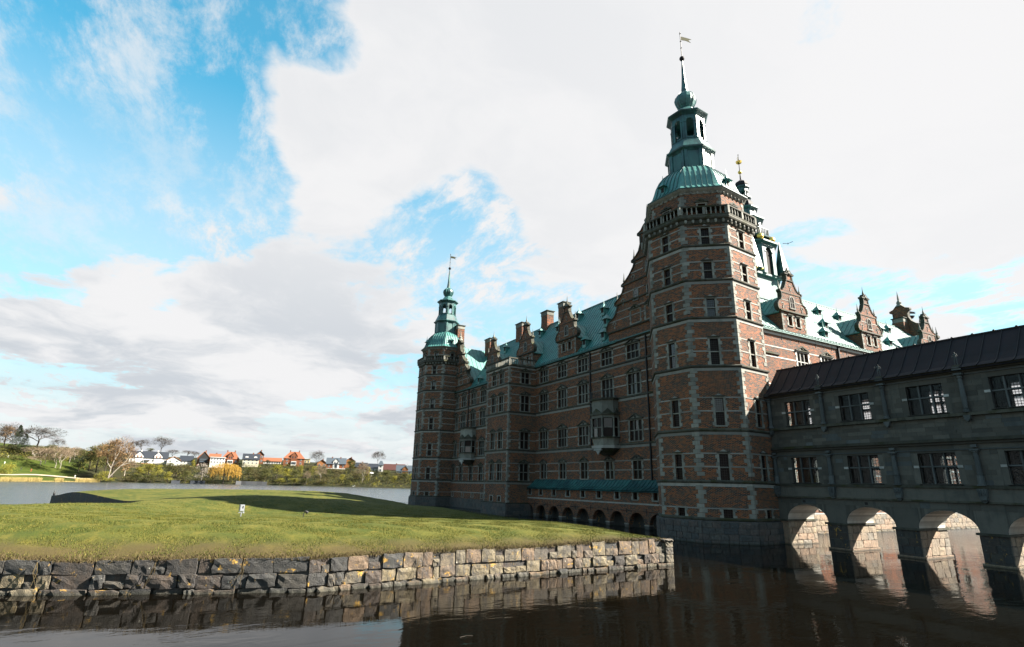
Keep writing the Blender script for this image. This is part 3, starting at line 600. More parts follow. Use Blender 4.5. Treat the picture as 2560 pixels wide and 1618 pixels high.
def add_dormer(parent, M, dh, roofz):
    """dormer gable whose front is in the wall plane; M at wall plane, z = eave; roofz(depth) gives height of the main roof above the eave"""
    d = part('dormer', DM[0], parent, M)
    part('gable_wall', DM[1], d, M @ T(0, 0, 0)); part('gable_trim', DM[2], d, M); part('finial', DM[3], d, M); part('arched_window', DM[6], d, M)
    for sx in (-1, 1): part('gable_spike', DM[4], d, M @ T(sx*1.92, -.15, 5.2)); part('scroll', DM[5], d, M @ T(sx*1.75, .0, 3.35) @ scale(sx, 1, 1))
    part('scroll', DM[5], d, M @ T(0, 0, 5.75) @ scale(.8, 1, 1))
    for xw in (-.725, .725): window(d, M @ T(xw, 0, .95), .65, 1.1, 1, 1, 2, sub=False)
    for s0, s1 in ((-2.2, -1.2), (-.25, .25), (1.2, 2.2)): block('stone_band', d, M, s0, s1, -.02, .028, 2.08, 2.18, 'sandstone_band')
    for z0, z1 in ((3.9, 4.0),): block('stone_band', d, M, .6, 1.9, -.02, .028, z0, z1, 'sandstone_band'); block('stone_band', d, M, -1.9, -.6, -.02, .028, z0, z1, 'sandstone_band')
    for j in range(8):
        for sg in (-1, 1):
            L = .40 if j % 2 else .22; block('quoin_stone', d, M, *(sorted((sg*2.2, sg*(2.2-L)))), -.02, .03, -.2+j*.33, .10+j*.33, 'sandstone')
    # roof of the dormer, ridge runs back into the main roof
    zr, ze = 5.0, 2.55; dr, de = roofz(zr), roofz(ze)
    def rf():
        mb = MB()
        for sg in (-1, 1):
            P_ = [(sg*2.45, -.1, ze-.12), (sg*2.1, -.1, ze+.25), (0, -.1, zr), (0, -dr-.3, zr), (sg*2.1, -roofz(ze+.25)-.3, ze+.25), (sg*2.45, -de-.1, ze-.12)]
            mb.add(P_, [(0, 1, 4, 5), (1, 2, 3, 4)] if sg < 0 else [(5, 4, 1, 0), (4, 3, 2, 1)])
            mb.add([(sg*2.45, -.1, ze-.2), (sg*2.45, -de, ze-.2), (sg*2.45, -de-.1, ze-.1), (sg*2.45, -.1, ze-.1)], [(0, 1, 2, 3)])
            mb.add([(sg*2.45, -.1, ze-.2), (sg*2.45, -de, ze-.2), (sg*1.9, -de, ze-.2), (sg*1.9, -.1, ze-.2)], [(0, 1, 2, 3)])
        return mb.mesh('dormer_roof', 'copper')
    part('roof', wmesh(('dr', round(dr, 2)), rf), d, M)
    for sg in (-1, 1):
        for k in range(1, 6):
            y = -.1-k*.72
            if -y > dr: break
            mb = MB(); ya = min(-y, de) 
            f = max(0., min(1., (dr+y)/(dr-de))) if -y > de else 1.
            zb = zr+(ze+.25-zr)*f; xb = 2.1*f
            mb.tube([(0, y, zr+.02), (sg*xb, y, zb+.02)]+([(sg*2.45, y, ze-.10)] if f == 1. else []), .03, .03, 4); part('seam', mb.mesh('dormer_seam', 'copper_seam'), d, M)
    return d

def chimney(parent, x, y, z0, z1, wx=1.0, wy=1.7, mat='brick_warm'):
    c = part('chimney', MB().box(-wx/2, wx/2, -wy/2, wy/2, 0, z1-z0-.45).mesh('chimney_stack', mat), parent, T(x, y, z0))
    part('chimney_cap', MB().box(-wx/2-.04, wx/2+.04, -wy/2-.04, wy/2+.04, z1-z0-.8, z1-z0-.12).mesh('chimney_collar', 'sandstone'), c, T(x, y, z0))
    part('chimney_cap', MB().box(-wx/2-.18, wx/2+.18, -wy/2-.18, wy/2+.18, z1-z0-.12, z1-z0).mesh('chimney_cap', 'mossy_ledge'), c, T(x, y, z0))
def vent_mesh(mat='copper'):
    mb = MB(); mb.box(-.36, .36, -1.1, .35, -.7, .42); mb.k = 1; mb.box(-.27, .27, .35, .365, -.3, .36); mb.k = 0
    mb.loft([(.86, .34), (.70, .42), (.52, .62), (.30, .84), (.06, 1.05), (.012, 1.75)], 4, PI/4, cy=0.05); return mb.mesh('roof_vent', [mat, 'dark_interior'])
VM = vent_mesh()

# roofs: profile (distance from wall plane, height above eave)
PROF = [(-.42, -.12), (-.30, .02), (.15, .30), (.75, 1.05), (6.0, 8.85)]
def roof_slope(name, parent, M, s0, s1, prof, step=.66, mat='copper', sm='copper_seam', seams=True):
    mb = MB(); vs = [(s, -d, h) for s in (s0, s1) for d, h in prof]; n = len(prof)
    mb.add(vs, [(i, i+1, n+i+1, n+i) for i in range(n-1)]); mb.add([(a, b_, c-.16) for a, b_, c in vs], [(i, n+i, n+i+1, i+1) for i in range(n-1)])
    rf = part('roof', mb.mesh('roof', mat), parent, M)
    if seams:
        def sme():
            mb = MB()
            for (d0, h0), (d1, h1) in zip(prof[:-1], prof[1:]):
                mb.add([(-.02, -d0, h0), (.02, -d0, h0), (.02, -d0+.025, h0+.055), (-.02, -d0+.025, h0+.055), (-.02, -d1, h1), (.02, -d1, h1), (.02, -d1+.025, h1+.055), (-.02, -d1+.025, h1+.055)], [(0, 3, 7, 4), (3, 2, 6, 7), (2, 1, 5, 6)])
            return mb.mesh('seam', sm)
        me = wmesh(('seam', str(prof), sm), sme); s = s0+step*.5; dn = int((s1-s0)/step)
        for i in range(min(dn, 290)): part('seam', me, rf, M @ T(s, 0, 0)); s += step
    return rf
roofdepth = lambda prof: (lambda zz: float(np.interp(zz, [h for d, h in prof], [d for d, h in prof])))

# ------------------------------------------------------------------ wing A (long facade at X = 43, faces -X)
EA = 21.2
A = thing('castle_wing', 'long shaded brick wing with rows of windows and green copper roof between the two towers', 'castle', (43, 70, -.15))
MA = frame((43, 0, 0), (-1, 0))                       # local x = +Y?  n=(-1,0) -> t=(0,1)
cols_r = [67.2, 62.5, 57.7, 52.72, 47.9]; cols_l = [98.6, 95.2, 91.0, 87.1]
RR = [(18.55, 20.25), (14.38, 16.74), (9.08, 11.36), (4.93, 6.88)]; RL = [(17.95, 20.0), (13.9, 16.35), (8.82, 11.18), (4.57, 6.9)]
holes_r = [(c-w/2, c+w/2, a, b_) for (a, b_), w in zip(RR, (2.02, 2.02, 2.0, 1.36)) for c in cols_r]
holes_l = [(c-w/2, c+w/2, a, b_) for (a, b_), w in zip(RL, (2.0, 2.0, 2.0, 1.36)) for c in cols_l]
for rg_, hl_ in (((40.0, 72.9), holes_r), ((72.9, 104.), holes_l)):
    mb = MB(); wall_grid(mb, MA, *rg_, 1.5, EA, hl_); part('wall', mb.mesh('facade_wall', 'brick'), A)
part('core', MB().box(43.45, 55, 40, 104, -1, EA).mesh('inner_wall', 'dark_interior'), A)
def storey_trim(par, M, segs, zb, wn, w, band=True, ledge=True):
    """window-high white bands between windows"""
    pass
for (cols, rows, s0, s1, strs) in ((cols_r, RR, 43.5, 69.4, (18.3, 14.17, 8.78)), (cols_l, RL, 76.4, 100.3, (17.7, 13.65, 8.6, 4.45))):
    for zs_ in strs:
        block('string_course', A, MA, s0, s1, -.02, .17, zs_-.10, zs_+.08, 'mossy_ledge'); block('stone_band', A, MA, s0, s1, -.02, .045, zs_-.42, zs_-.14, 'sandstone_band')
    for i, ((a, b_), w) in enumerate(zip(rows, (2.02, 2.02, 2.0, 1.36))):
        cs = sorted(cols); edges = [s0]+[v for c in cs for v in (c-w/2-.3, c+w/2+.3)]+[s1]
        for zc in (b_+.06, a+(b_-a)*.5):
            for e0, e1 in zip(edges[::2], edges[1::2]):
                if e1-e0 > .15: block('stone_band', A, MA, e0, e1, -.02, .027, zc-.06, zc+.06, 'sandstone_band')
        for c in cs: window(A, MA @ T(c, 0, a), w, b_-a, 3 if w > 1.6 else 2, 2, 1)
    block('stone_band', A, MA, s0, s1, -.02, .05, EA-.55, EA-.34, 'sandstone_band')
    block('cornice', A, MA, s0, s1, -.02, .22, EA-.30, EA-.14, 'mossy_ledge'); block('gutter', A, MA, s0, s1, .20, .40, EA-.18, EA-.04, 'copper_seam')
# plinth left part
block('plinth', A, MA, 76.4, 100.3, -.3, .22, -1.2, 1.5, 'granite_grey'); course_wall(A, MA @ T(0, .22, 0), 76.4, 100.3, -.4, 1.45, 'granite_grey', (.7, 1.5), .6, .06)
for c, w in ((98.5, .6), (94, .6), (90, .6), (86.2, .6)): window(A, MA @ T(c, .01, 1.75), w, .7, 1, 1, 0, sub=False)
block('stone_band', A, MA, 76.4, 100.3, -.02, .04, 2.5, 2.62, 'sandstone_band')
for s in (56.0, 45.6): block('downpipe', A, MA, s-.07, s+.07, .05, .19, 8.9 if s > 50 else 4.8, EA-.1, 'iron')
block('downpipe', A, MA, 92.9, 93.05, .05, .19, 14., EA-.1, 'iron')
for k, s in enumerate(np.arange(45.5, 69, 2.4)): part('wall_anchor', unit('iron'), A, MA @ T(float(s), .0, 20.55) @ scale(.05, .05, .5))
M = MA @ T(0, 0, EA); RD = roofdepth(PROF)
roof_slope('roof', A, M, 50.5, 93.5, PROF)
MAb = frame((55, 0, EA), (1, 0)); roof_slope('roof', A, MAb, -93.5, -50.5, PROF, seams=False)
part('ridge_cap', MB().box(48.9, 49.1, 50.5, 93.5, EA+8.8, EA+8.97).mesh('ridge_cap', 'copper_seam'), A)
for yc in (61.4, 72.7, 84.0): add_dormer(A, MA @ T(yc, 0, EA), 0, RD)
for x_, y_, z_ in ((47.17, 58.08, 27.67), (45.43, 55.41, 25.09), (43.78, 53.95, 22.65), (43.66, 57.79, 22.47), (47.89, 65.0, 28.74), (47.68, 75.42, 28.42), (47.11, 69.3, 27.58), (47.35, 87.01, 27.93), (43.5, 89.6, 22.1)):
    part('roof_vent', VM, A, frame((x_, y_, z_+.1), (-1, 0)))
for y_, z1, wy in ((97.4, 32.4, 2.2), (84.2, 32.6, 2.2), (75.6, 32.6, 1.9), (70.6, 32.8, 1.5)):
    chimney(A, 49, y_ if y_ < 97 else 96.9, 29, z1, 1.3, wy)

# large gables of the two cross wings
BG = [(7.55, 0), (7.55, 1.35), (7.85, 1.5), (7.9, 2.1), (7.35, 2.7), (6.5, 3.1), (6.0, 3.6), (5.75, 4.3), (5.8, 4.5), (6.15, 4.6), (6.15, 4.95), (5.4, 5.3), (4.7, 5.9), (4.45, 6.5), (4.75, 6.65), (4.75, 6.95), (4.2, 7.15), (3.3, 7.8), (2.55, 8.6), (2.3, 9.1), (2.75, 9.2), (2.75, 9.5), (2.1, 9.75), (1.45, 10.3), (1.1, 11.1), (1.1, 12.2), (1.5, 12.3), (1.5, 12.6), (.9, 12.8), (.3, 13.4)]
def big_gable(parent, M, sc):
    g = part('great_gable', MB().prism([(a*sc, b_*sc) for a, b_ in gable_outline(BG)], -.5, 0).mesh('great_gable', 'brick'), parent, M)
    tr = MB()
    for sg in (-1, 1):
        for (a, za), (b_, zb) in zip(BG[1:-1], BG[2:]):
            a, za, b_, zb = a*sc, za*sc, b_*sc, zb*sc
            f = [(sg*(a+.06), .12, za-.02), (sg*(b_+.06), .12, zb), (sg*(b_+.06), -.6, zb), (sg*(a+.06), -.6, za-.02), (sg*(a-.2), .12, za), (sg*(b_-.2), .12, zb)]
            tr.add(f, [(0, 1, 2, 3), (0, 4, 5, 1)] if sg > 0 else [(3, 2, 1, 0), (1, 5, 4, 0)])
    for hw, zc, p_ in ((7.6, 1.25, .2), (6.1, 4.55, .16), (4.7, 6.75, .14), (2.7, 9.3, .14), (1.5, 12.4, .14)): tr.box(-hw*sc, hw*sc, -.02, p_, zc*sc-.09, zc*sc+.07)
    part('gable_trim', tr.mesh('great_gable_trim', 'mossy_ledge'), g, M)
    for hw, zc in ((7.3, 2.6), (6.0, 3.6), (5.2, 5.7), (3.2, 7.9), (2.2, 8.8)):
        for sg in (-1, 1): block('stone_band', g, M, *sorted((sg*.9, sg*hw*sc)), -.02, .03, zc*sc-.06, zc*sc+.05, 'sandstone_band')
    for sx in (-1, 1):
        for a, b_ in ((6.9, 2.9), (5.2, 5.5), (3.2, 8.0)): part('scroll', DM[5], g, M @ T(sx*(a-.6)*sc, 0, (b_-.7)*sc) @ scale(sx*1.3, 1, 1.3))
        for a, b_ in ((6.0, 4.9), (4.6, 7.0), (2.6, 9.5)): part('gable_spike', DM[4], g, M @ T(sx*a*sc, -.25, b_*sc) @ scale(1.3, 1.3, 1.3))
    part('finial', MB().loft([(.6, 13.2*sc), (.35, 13.6*sc), (.4, 13.9*sc), (.15, 14.3*sc), (.16, 14.6*sc), (.01, 16*sc)], 8, cy=-.25).mesh('great_finial', 'sandstone'), g, M)
    for xw in (-2.5, 0, 2.5): window(g, M @ T(xw*sc, .005, 1.4*sc+.12), 1.5*sc, 1.6*sc, 2, 2, 1)
    for xw in (-2.3, 0, 2.3): 
        part('arched_window', DM[6], g, M @ T(xw*sc, 0, 4.2*sc-3.0) @ scale(.95, 1, 1))
    part('arched_window', DM[6], g, M @ T(0, 0, 7.2*sc-3.0))
    return g
# ------------------------------------------------------------------ wing B (sunlit wall at Y = 37, runs to +X)
B = thing('castle_wing', 'sunlit brick castle wing with pale copper roof and scrolled dormers, behind the stone gallery', 'castle', (70, 37, -.15))
MBm = frame((0, 37, 0), (0, -1))                      # t = (-1,0): local x = -X
MBx = MBm @ scale(-1, 1, 1)                           # mirrored helper only for positions
def bx(x0, x1): return sorted((-x0, -x1))
PROFB = [(-.42, -.12), (-.30, .02), (.2, .30), (.9, 1.15), (7.65, 9.0)]; RDB = roofdepth(PROFB)
xb0, xb1 = 43.4, 99.5
colsB = [49.4, 54.0, 58.5, 63.1, 67.8, 72.5, 77.2, 81.9, 86.6, 91.3, 96.]
rowsB = [(16.95, 19.15, 2.0, 3), (12.7, 14.9, 2.0, 3), (9.1, 11.3, 1.4, 2), (4.95, 6.9, 1.36, 2), (2.2, 3.0, .7, 1)]
hb = [(-c-w/2, -c+w/2, a, b_) for a, b_, w, n in rowsB for c in colsB if not (c < 56 and a > 12)]
mb = MB(); wall_grid(mb, MBm, -xb1, -xb0, 1.85, EA, hb); part('wall', mb.mesh('facade_wall_south', 'brick_warm'), B)
part('core', MB().box(43.6, 99.5, 37.4, 52.3, -1, EA).mesh('inner_wall', 'brick'), B)
for a, b_, w, n in rowsB:
    cs = [c for c in colsB if not (c < 56 and a > 12)]
    for c in cs: window(B, MBm @ T(-c, 0, a), w, b_-a, n, 2 if b_-a > 1 else 1, 1 if b_-a > 1 else 0, mat='pale_stone' if a > 16 else 'sandstone', split=.5)
    edges = [xb0]+[v for c in sorted(cs) for v in (c-w/2-.3, c+w/2+.3)]+[xb1]
    for zc in (b_+.06, a+(b_-a)*.5)[:1 if b_-a < 1 else 2]:
        for e0, e1 in zip(edges[::2], edges[1::2]):
            block('stone_band', B, MBm, *bx(e0, e1), -.02, .03, zc-.07, zc+.07, 'pale_stone')
block('ledge', B, MBm, *bx(51.4, 54.3), -.02, .18, 18.3, 18.5, 'mossy_ledge')
block('plinth', B, MBm, *bx(xb0, xb1), -.3, .30, -1.2, 1.75, 'granite_warm'); course_wall(B, MBm @ T(0, .30, 0), -xb1, -46, .12, 1.75, 'granite_pier', (.7, 1.5), .54, .07)
block('plinth_cap', B, MBm, *bx(xb0, xb1), -.02, .38, 1.75, 1.87, 'pale_stone')
for s in np.arange(48, 98, 1.3): part('stone', rough_stone('granite_warm', random.randrange(10)), B, MBm @ T(-float(s), .30, -.45) @ scale(1.28, .16, .56))
for zs_ in (8.7, 14.2): block('string_course', B, MBm, *bx(xb0, xb1), -.02, .15, zs_-.1, zs_+.07, 'sandstone')
block('stone_band', B, MBm, *bx(xb0, xb1), -.02, .05, EA-.62, EA-.36, 'pale_stone'); block('cornice', B, MBm, *bx(xb0, xb1), -.02, .24, EA-.32, EA-.14, 'sandstone'); block('gutter', B, MBm, *bx(xb0, xb1), .2, .40, EA-.18, EA-.04, 'copper_seam')
for c in (46.9, 65.6, 84.): block('downpipe', B, MBm, -c-.09, -c+.09, .05, .22, 2, EA-.1, 'iron')
for s in np.arange(52, 98, 3.1): part('wall_anchor', unit('iron'), B, MBm @ T(-float(s), 0, 20.2) @ scale(.06, .05, .6))
roof_slope('roof', B, MBm @ T(0, 0, EA), -xb1, -43.4, PROFB, .60); roof_slope('roof', B, frame((0, 52.3, EA), (0, 1)), 43.4, xb1, PROFB, seams=False)
part('ridge_cap', MB().box(43.5, 99.5, 44.55, 44.75, EA+8.95, EA+9.12).mesh('ridge_cap', 'copper_seam'), B)
for xc in (57.8, 73.7, 89.0): add_dormer(B, MBm @ T(-xc, 0, EA), 0, RDB)
for x_, y_, z_ in ((71.44, 42.23, 27.37), (68.13, 39.69, 24.43), (64.8, 37.9, 22.3), (76.15, 42.25, 27.39), (61.11, 42.9, 28.13), (86.13, 41.94, 27.03), (89.68, 42.6, 27.8), (82.48, 39.34, 24.03)):
    part('roof_vent', VM, B, frame((x_, y_, z_+.1), (0, -1)))
big_gable(B, frame((43, 44.65, EA), (-1, 0)), 1.0)
big_gable(B, frame((99.5, 44.65, EA), (1, 0)), .98)
part('stone_band', MB().box(99.4, 99.9, 37, 52.3, -1, EA).mesh('end_wall', 'brick_warm'), B)
chimney(B, 98.7, 44.6, 28.3, 31.9, 1.9, 1.6, 'brick')
# ------------------------------------------------------------------ wing C (behind, next to the left tower)
Cw = thing('castle_wing', 'rear wing with a sunlit pale green roof and scrolled gable beside the far tower', 'castle', (60, 99, -.15))
part('wall', MB().box(43.5, 88, 92.6, 105.4, 0, EA).mesh('rear_wall', 'brick'), Cw)
PROFC = [(-.42, -.12), (-.30, .02), (.2, .30), (.9, 1.15), (6.4, 9.1)]
roof_slope('roof', Cw, frame((0, 92.6, EA), (0, -1)), -88, -43.2, PROFC, .85); roof_slope('roof', Cw, frame((0, 105.4, EA), (0, 1)), 43.2, 88, PROFC, seams=False)
big_gable(Cw, frame((43, 99.0, EA), (-1, 0)), .80)
chimney(Cw, 44.2, 101.6, 29.2, 35.6, 1.5, 1.3)

# ------------------------------------------------------------------ projecting bay on wing A
X0, Y0, Y1 = 38.4, 69.4, 76.4; ZT = 20.85
bay = thing('projecting_bay', 'square brick bay with a roof balustrade projecting from the middle of the shaded wing', 'building part', (40.7, 72.9, -.15))
MF = frame((X0, 0, 0), (-1, 0)); MS = frame((0, Y0, 0), (0, -1)); MN = frame((0, Y1, 0), (0, 1))
rb = [(18.45, 20.05), (14.36, 16.6), (9.0, 11.32), (4.6, 6.85)]
mb = MB(); wall_grid(mb, MF, Y0, Y1, 1.6, ZT, [(c-.62, c+.62, a, b_) for a, b_ in rb for c in (74.1, 71.75)]+[(c-.33, c+.33, 1.72, 2.4) for c in (74.0, 71.6)])
wall_grid(mb, MS, -43, -X0, 1.6, ZT, [(-41.1-.66, -41.1+.66, a, b_) for a, b_ in rb]); wall_grid(mb, MN, X0, 43, 1.6, ZT); part('wall', mb.mesh('bay_wall', 'brick'), bay)
part('core', MB().box(X0+.3, 43, Y0+.3, Y1-.3, 0, ZT).mesh('bay_core', 'dark_interior'), bay)
for a, b_ in rb:
    for c in (74.1, 71.75): window(bay, MF @ T(c, 0, a), 1.24, b_-a, 2, 2, 1, teeth=True)
    window(bay, MS @ T(-41.1, 0, a), 1.32, b_-a, 2, 2, 1)
    for zc in (b_+.06, a+(b_-a)*.5):
        for s0, s1 in ((Y0+.2, 70.9), (72.55, 73.3), (74.95, Y1-.2)): block('stone_band', bay, MF, s0, s1, -.02, .027, zc-.06, zc+.06, 'sandstone_band')
        for s0, s1 in ((-43, -42.0), (-40.2, -X0-.2)): block('stone_band', bay, MS, s0, s1, -.02, .027, zc-.06, zc+.06, 'sandstone_band')
for c in (74.0, 71.6): window(bay, MF @ T(c, 0, 1.72), .66, .68, 1, 1, 0, sub=False)
for zs_ in (4.45, 8.75, 14.1, 18.25):
    for Mq, s0, s1 in ((MF, Y0-.16, Y1+.16), (MS, -43, -X0)): block('string_course', bay, Mq, s0, s1, -.02, .16, zs_-.10, zs_+.08, 'mossy_ledge'); block('stone_band', bay, Mq, s0 if Mq is MS else Y0, s1 if Mq is MS else Y1, -.02, .045, zs_-.38, zs_-.12, 'sandstone_band')
for j in range(int((ZT-1.6)/.34)):
    L, L2 = (.42, .22) if j % 2 else (.22, .42); za = 1.62+j*.34
    block('quoin_stone', bay, MF, Y0-.03, Y0+L, -.02, .035, za, za+.32, 'sandstone'); block('quoin_stone', bay, MS, -X0-L2, -X0, -.02, .034, za, za+.32, 'sandstone'); block('quoin_stone', bay, MF, Y1-L, Y1, -.02, .035, za, za+.32, 'sandstone')
part('plinth', MB().box(X0-.25, 43, Y0-.25, Y1+.25, -1.2, 1.5).mesh('bay_plinth', 'granite_grey'), bay); part('plinth_cap', MB().box(X0-.30, 43, Y0-.30, Y1+.30, 1.5, 1.64).mesh('bay_plinth_cap', 'mossy_ledge'), bay)
course_wall(bay, MF @ T(0, .25, 0), Y0-.25, Y1+.25, -.4, 1.48, 'granite_grey', (.7, 1.4), .5, .07); course_wall(bay, MS @ T(0, .25, 0), -43, -X0+.25, -.4, 1.48, 'granite_grey', (.7, 1.4), .5, .07)
part('cornice', MB().box(X0-.26, 43, Y0-.26, Y1+.26, ZT+.02, ZT+.30).mesh('bay_cornice', 'mossy_ledge'), bay); part('stone_band', MB().box(X0-.05, 43, Y0-.05, Y1+.05, ZT-.28, ZT-.02).mesh('bay_band', 'sandstone_band'), bay)
part('balustrade_rail', MB().box(X0-.22, X0+.06, Y0-.22, Y1+.22, ZT+1.12, ZT+1.26).mesh('bay_rail', 'mossy_ledge'), bay); part('balustrade_rail', MB().box(X0+.06, 43, Y0-.22, Y0+.06, ZT+1.12, ZT+1.26).mesh('bay_rail_side', 'mossy_ledge'), bay)
bal = WC['baluster']
for i in range(26):
    s = Y0-.08+i*(Y1-Y0+.16)/25
    part('balustrade_post' if i in (0, 12, 25) else 'baluster', WC['bpost'] if i in (0, 12, 25) else bal, bay, T(X0-.08, s, ZT+.30) @ scale(1, 1, .82 if i in (0, 12, 25) else 1.24))
for i in range(1, 16): part('baluster', bal, bay, T(X0-.08+i*.29, Y0-.08, ZT+.30) @ scale(1, 1, 1.24))

# ------------------------------------------------------------------ oriels
def oriel(yc, label, zb, zt):
    o = thing('oriel', label, 'oriel', (43, yc, zb), 'stone oriels hanging on the shaded facade')
    hw, dp, cut = 1.95, 1.75, .95
    pl = [(-hw, 0), (-hw, dp-cut), (-hw+cut, dp), (hw-cut, dp), (hw, dp-cut), (hw, 0)]
    M = frame((43, yc, 0), (-1, 0))
    def slab(name, z0, z1, g, mat, g2=None):
        g2 = g if g2 is None else g2
        P0 = [(x*(1+g/hw), y*(1+g/dp) if y > 0 else -.05, z0) for x, y in pl]; P1 = [(x*(1+g2/hw), y*(1+g2/dp) if y > 0 else -.05, z1) for x, y in pl]
        mb = MB(); mb.add(P0+P1, [(5, 4, 3, 2, 1, 0), (6, 7, 8, 9, 10, 11)]+[(i, i+1, i+7, i+6) for i in range(5)]); return part(name, mb.mesh(name, mat), o, M)
    slab('corbel', zb-.75, zb-.02, -1.1, 'mossy_ledge', .05); slab('base_moulding', zb, zb+.32, .02, 'pale_stone', .10)
    slab('apron', zb+.32, zb+1.15, -.22, 'sandstone', -.02); slab('sill', zb+1.15, zb+1.3, .14, 'mossy_ledge')
    slab('core', zb+1.3, zt-2.0, -.22, 'dark_interior'); slab('lintel', zt-2.28, zt-1.95, .03, 'sandstone'); slab('cornice', zt-1.95, zt-1.75, .2, 'mossy_ledge')
    slab('attic', zt-1.75, zt-.15, -.05, 'sandstone'); slab('balcony_floor', zt-.15, zt+.05, .18, 'mossy_ledge')
    hh = zt-2.28-(zb+1.3); faces = [((-hw, 0), (-hw, dp-cut)), ((-hw, dp-cut), (-hw+cut, dp)), ((-hw+cut, dp), (hw-cut, dp)), ((hw-cut, dp), (hw, dp-cut)), ((hw, dp-cut), (hw, 0))]
    for a, b_ in faces:
        a = Vector((*a, 0)); b_ = Vector((*b_, 0)); L = (b_-a).length; mid = (a+b_)/2; n = Vector((-(b_-a).y, (b_-a).x, 0)).normalized(); n = n if n.dot(mid-Vector((0, .3, 0))) > 0 else -n
        F = M @ frame(mid, (n.x, n.y)); F = F @ T(0, -.08, zb+1.3); w = L-.34
        nc = 2 if L > 1.5 else 1
        for c in range(nc):
            cw = w/nc-.05
            for rr_ in range(2): part('pane', wmesh(('opn', round(cw, 2), round(hh, 2)), lambda: MB().box(-cw/2, cw/2, -.06, -.03, .05, hh/2-.06).mesh('pane', 'pane_dark')), o, F @ T(-w/2+(c+.5)*w/nc, 0, rr_*hh/2))
        mb = MB(); mb.box(-w/2, w/2, -.05, .04, hh/2-.06, hh/2+.05)
        if nc == 2: mb.box(-.05, .05, -.05, .05, 0, hh)
        part('mullion', mb.mesh('oriel_mullion', 'sandstone'), o, F)
        part('pediment', MB().prism([(-w/2-.1, 0), (w/2+.1, 0), (0, .55)], -.02, .12).mesh('oriel_pediment', 'mossy_ledge'), o, F @ T(0, .1, hh+.55))
    for x_, y_ in pl: part('column', MB().loft([(.16, zb+1.3), (.11, zb+1.5), (.12, zb+1.9), (.10, zt-2.5), (.16, zt-2.3)], 8, cx=x_, cy=max(y_, .08)).mesh('oriel_column', 'sandstone'), o, M)
    mb = MB(); mb.box(-.7, .7, 0, .22, -.28, 0); mb.prism([(-.45, -.28), (.45, -.28), (.12, -.62), (0, -.78), (-.12, -.62)], 0, .14); part('carved_bracket', mb.mesh('oriel_bracket', 'pale_stone'), o, M @ T(0, dp-.2, zb+.02))
    rr_ = MB()
    for a, b_ in faces:
        a = Vector(a)*1.04; b_ = Vector(b_)*1.04; rr_.tube([(a.x, a.y, zt+.95), (b_.x, b_.y, zt+.95)], .025, .025, 4); n = int((b_-a).length/.16)
        for i in range(n+1): p_ = a.lerp(b_, i/max(n, 1)); rr_.tube([(p_.x, p_.y, zt), (p_.x, p_.y, zt+.95)], .014, .014, 3)
    part('railing', rr_.mesh('oriel_railing', 'iron'), o, M)
oriel(52.72, 'nearer stone oriel with iron railing on the shaded wing, above the arcade', 8.35, 14.15)
oriel(91.4, 'farther stone oriel on the shaded wing, next to the far tower', 8.0, 13.6)

# ------------------------------------------------------------------ arcade along the water
XR = 41.82; ar = thing('arcade', 'low brick arcade over the water with small square windows and a lean-to green copper roof', 'arcade', (XR, 56.6, -.15))
MR = frame((XR, 0, 0), (-1, 0)); cen = [65.95, 62.78, 59.66, 56.52, 53.35, 50.2, 46.98, 69.0, 43.9]; ra = 1.24; zsp = .22
winY = [68.9, 66.0, 62.8, 59.62, 56.48, 53.35, 50.1, 47.12, 44.05]
mb = MB(); wall_grid(mb, MR, 42.4, 69.38, 1.55, 3.72, [(y-.32, y+.32, 2.78, 3.5) for y in winY], .2)
cs = sorted(cen); edge = 42.4
for c in cs:
    a0, a1 = max(c-ra, 42.4), min(c+ra, 69.38); wall_grid(mb, MR, edge, a0, -1.2, 1.55) if a0 > edge+.01 else None; edge = a1
    n = 14; pts = [(c-ra*math.cos(PI*i/n), zsp+ra*math.sin(PI*i/n)) for i in range(n+1)]; pts = [(min(max(s, 42.4), 69.38), z_) for s, z_ in pts]
    for (sa, za), (sb, zb) in zip(pts[:-1], pts[1:]):
        if sb-sa < 1e-4: continue
        mb.m = MR; mb.add([(sa, 0, za), (sb, 0, zb), (sb, 0, 1.55), (sa, 0, 1.55), (sa, -.5, za), (sb, -.5, zb)], [(3, 2, 1, 0), (0, 1, 5, 4)]); mb.m = Matrix()
wall_grid(mb, MR, edge, 69.38, -1.2, 1.55) if edge < 69.37 else None
part('wall', mb.mesh('arcade_wall', 'brick'), ar)
vs_ = MB()                                           # one voussoir (brick of the arch ring)
vs_.prism([(-.055, ra), (.055, ra), (.065, ra+.27), (-.065, ra+.27)], -.03, .03); vme = vs_.mesh('voussoir', 'brick_warm')
for c in cen[:7]:
    for i in range(31): part('voussoir', vme, ar, MR @ T(c, 0, zsp) @ Matrix.Rotation(-PI/2+PI*(i+.5)/31, 4, 'Y'))
for a, b_ in zip(cs[:-1], cs[1:]):
    mid = (a+b_)/2; part('pier', MB().box(-.31, .31, -.5, .06, -1.2, zsp-.02).mesh('arcade_pier', 'granite_grey'), ar, MR @ T(mid, 0, 0)); block('impost', ar, MR, mid-.36, mid+.36, -.5, .10, zsp-.02, zsp+.10, 'sandstone')
    block('wall_anchor', ar, MR, mid-.03, mid+.03, 0, .05, 1.35, 1.85, 'iron')
block('stone_band', ar, MR, 42.4, 69.38, -.02, .05, 2.26, 2.42, 'sandstone_band'); block('stone_band', ar, MR, 42.4, 69.38, -.02, .06, 3.60, 3.74, 'sandstone_band')
for y in winY: window(ar, MR @ T(y, 0, 2.78), .64, .72, 1, 1, 0, sub=False)
for y in winY: block('stone_band', ar, MR, y-.45, y+.45, -.02, .05, 2.66, 2.77, 'sandstone')
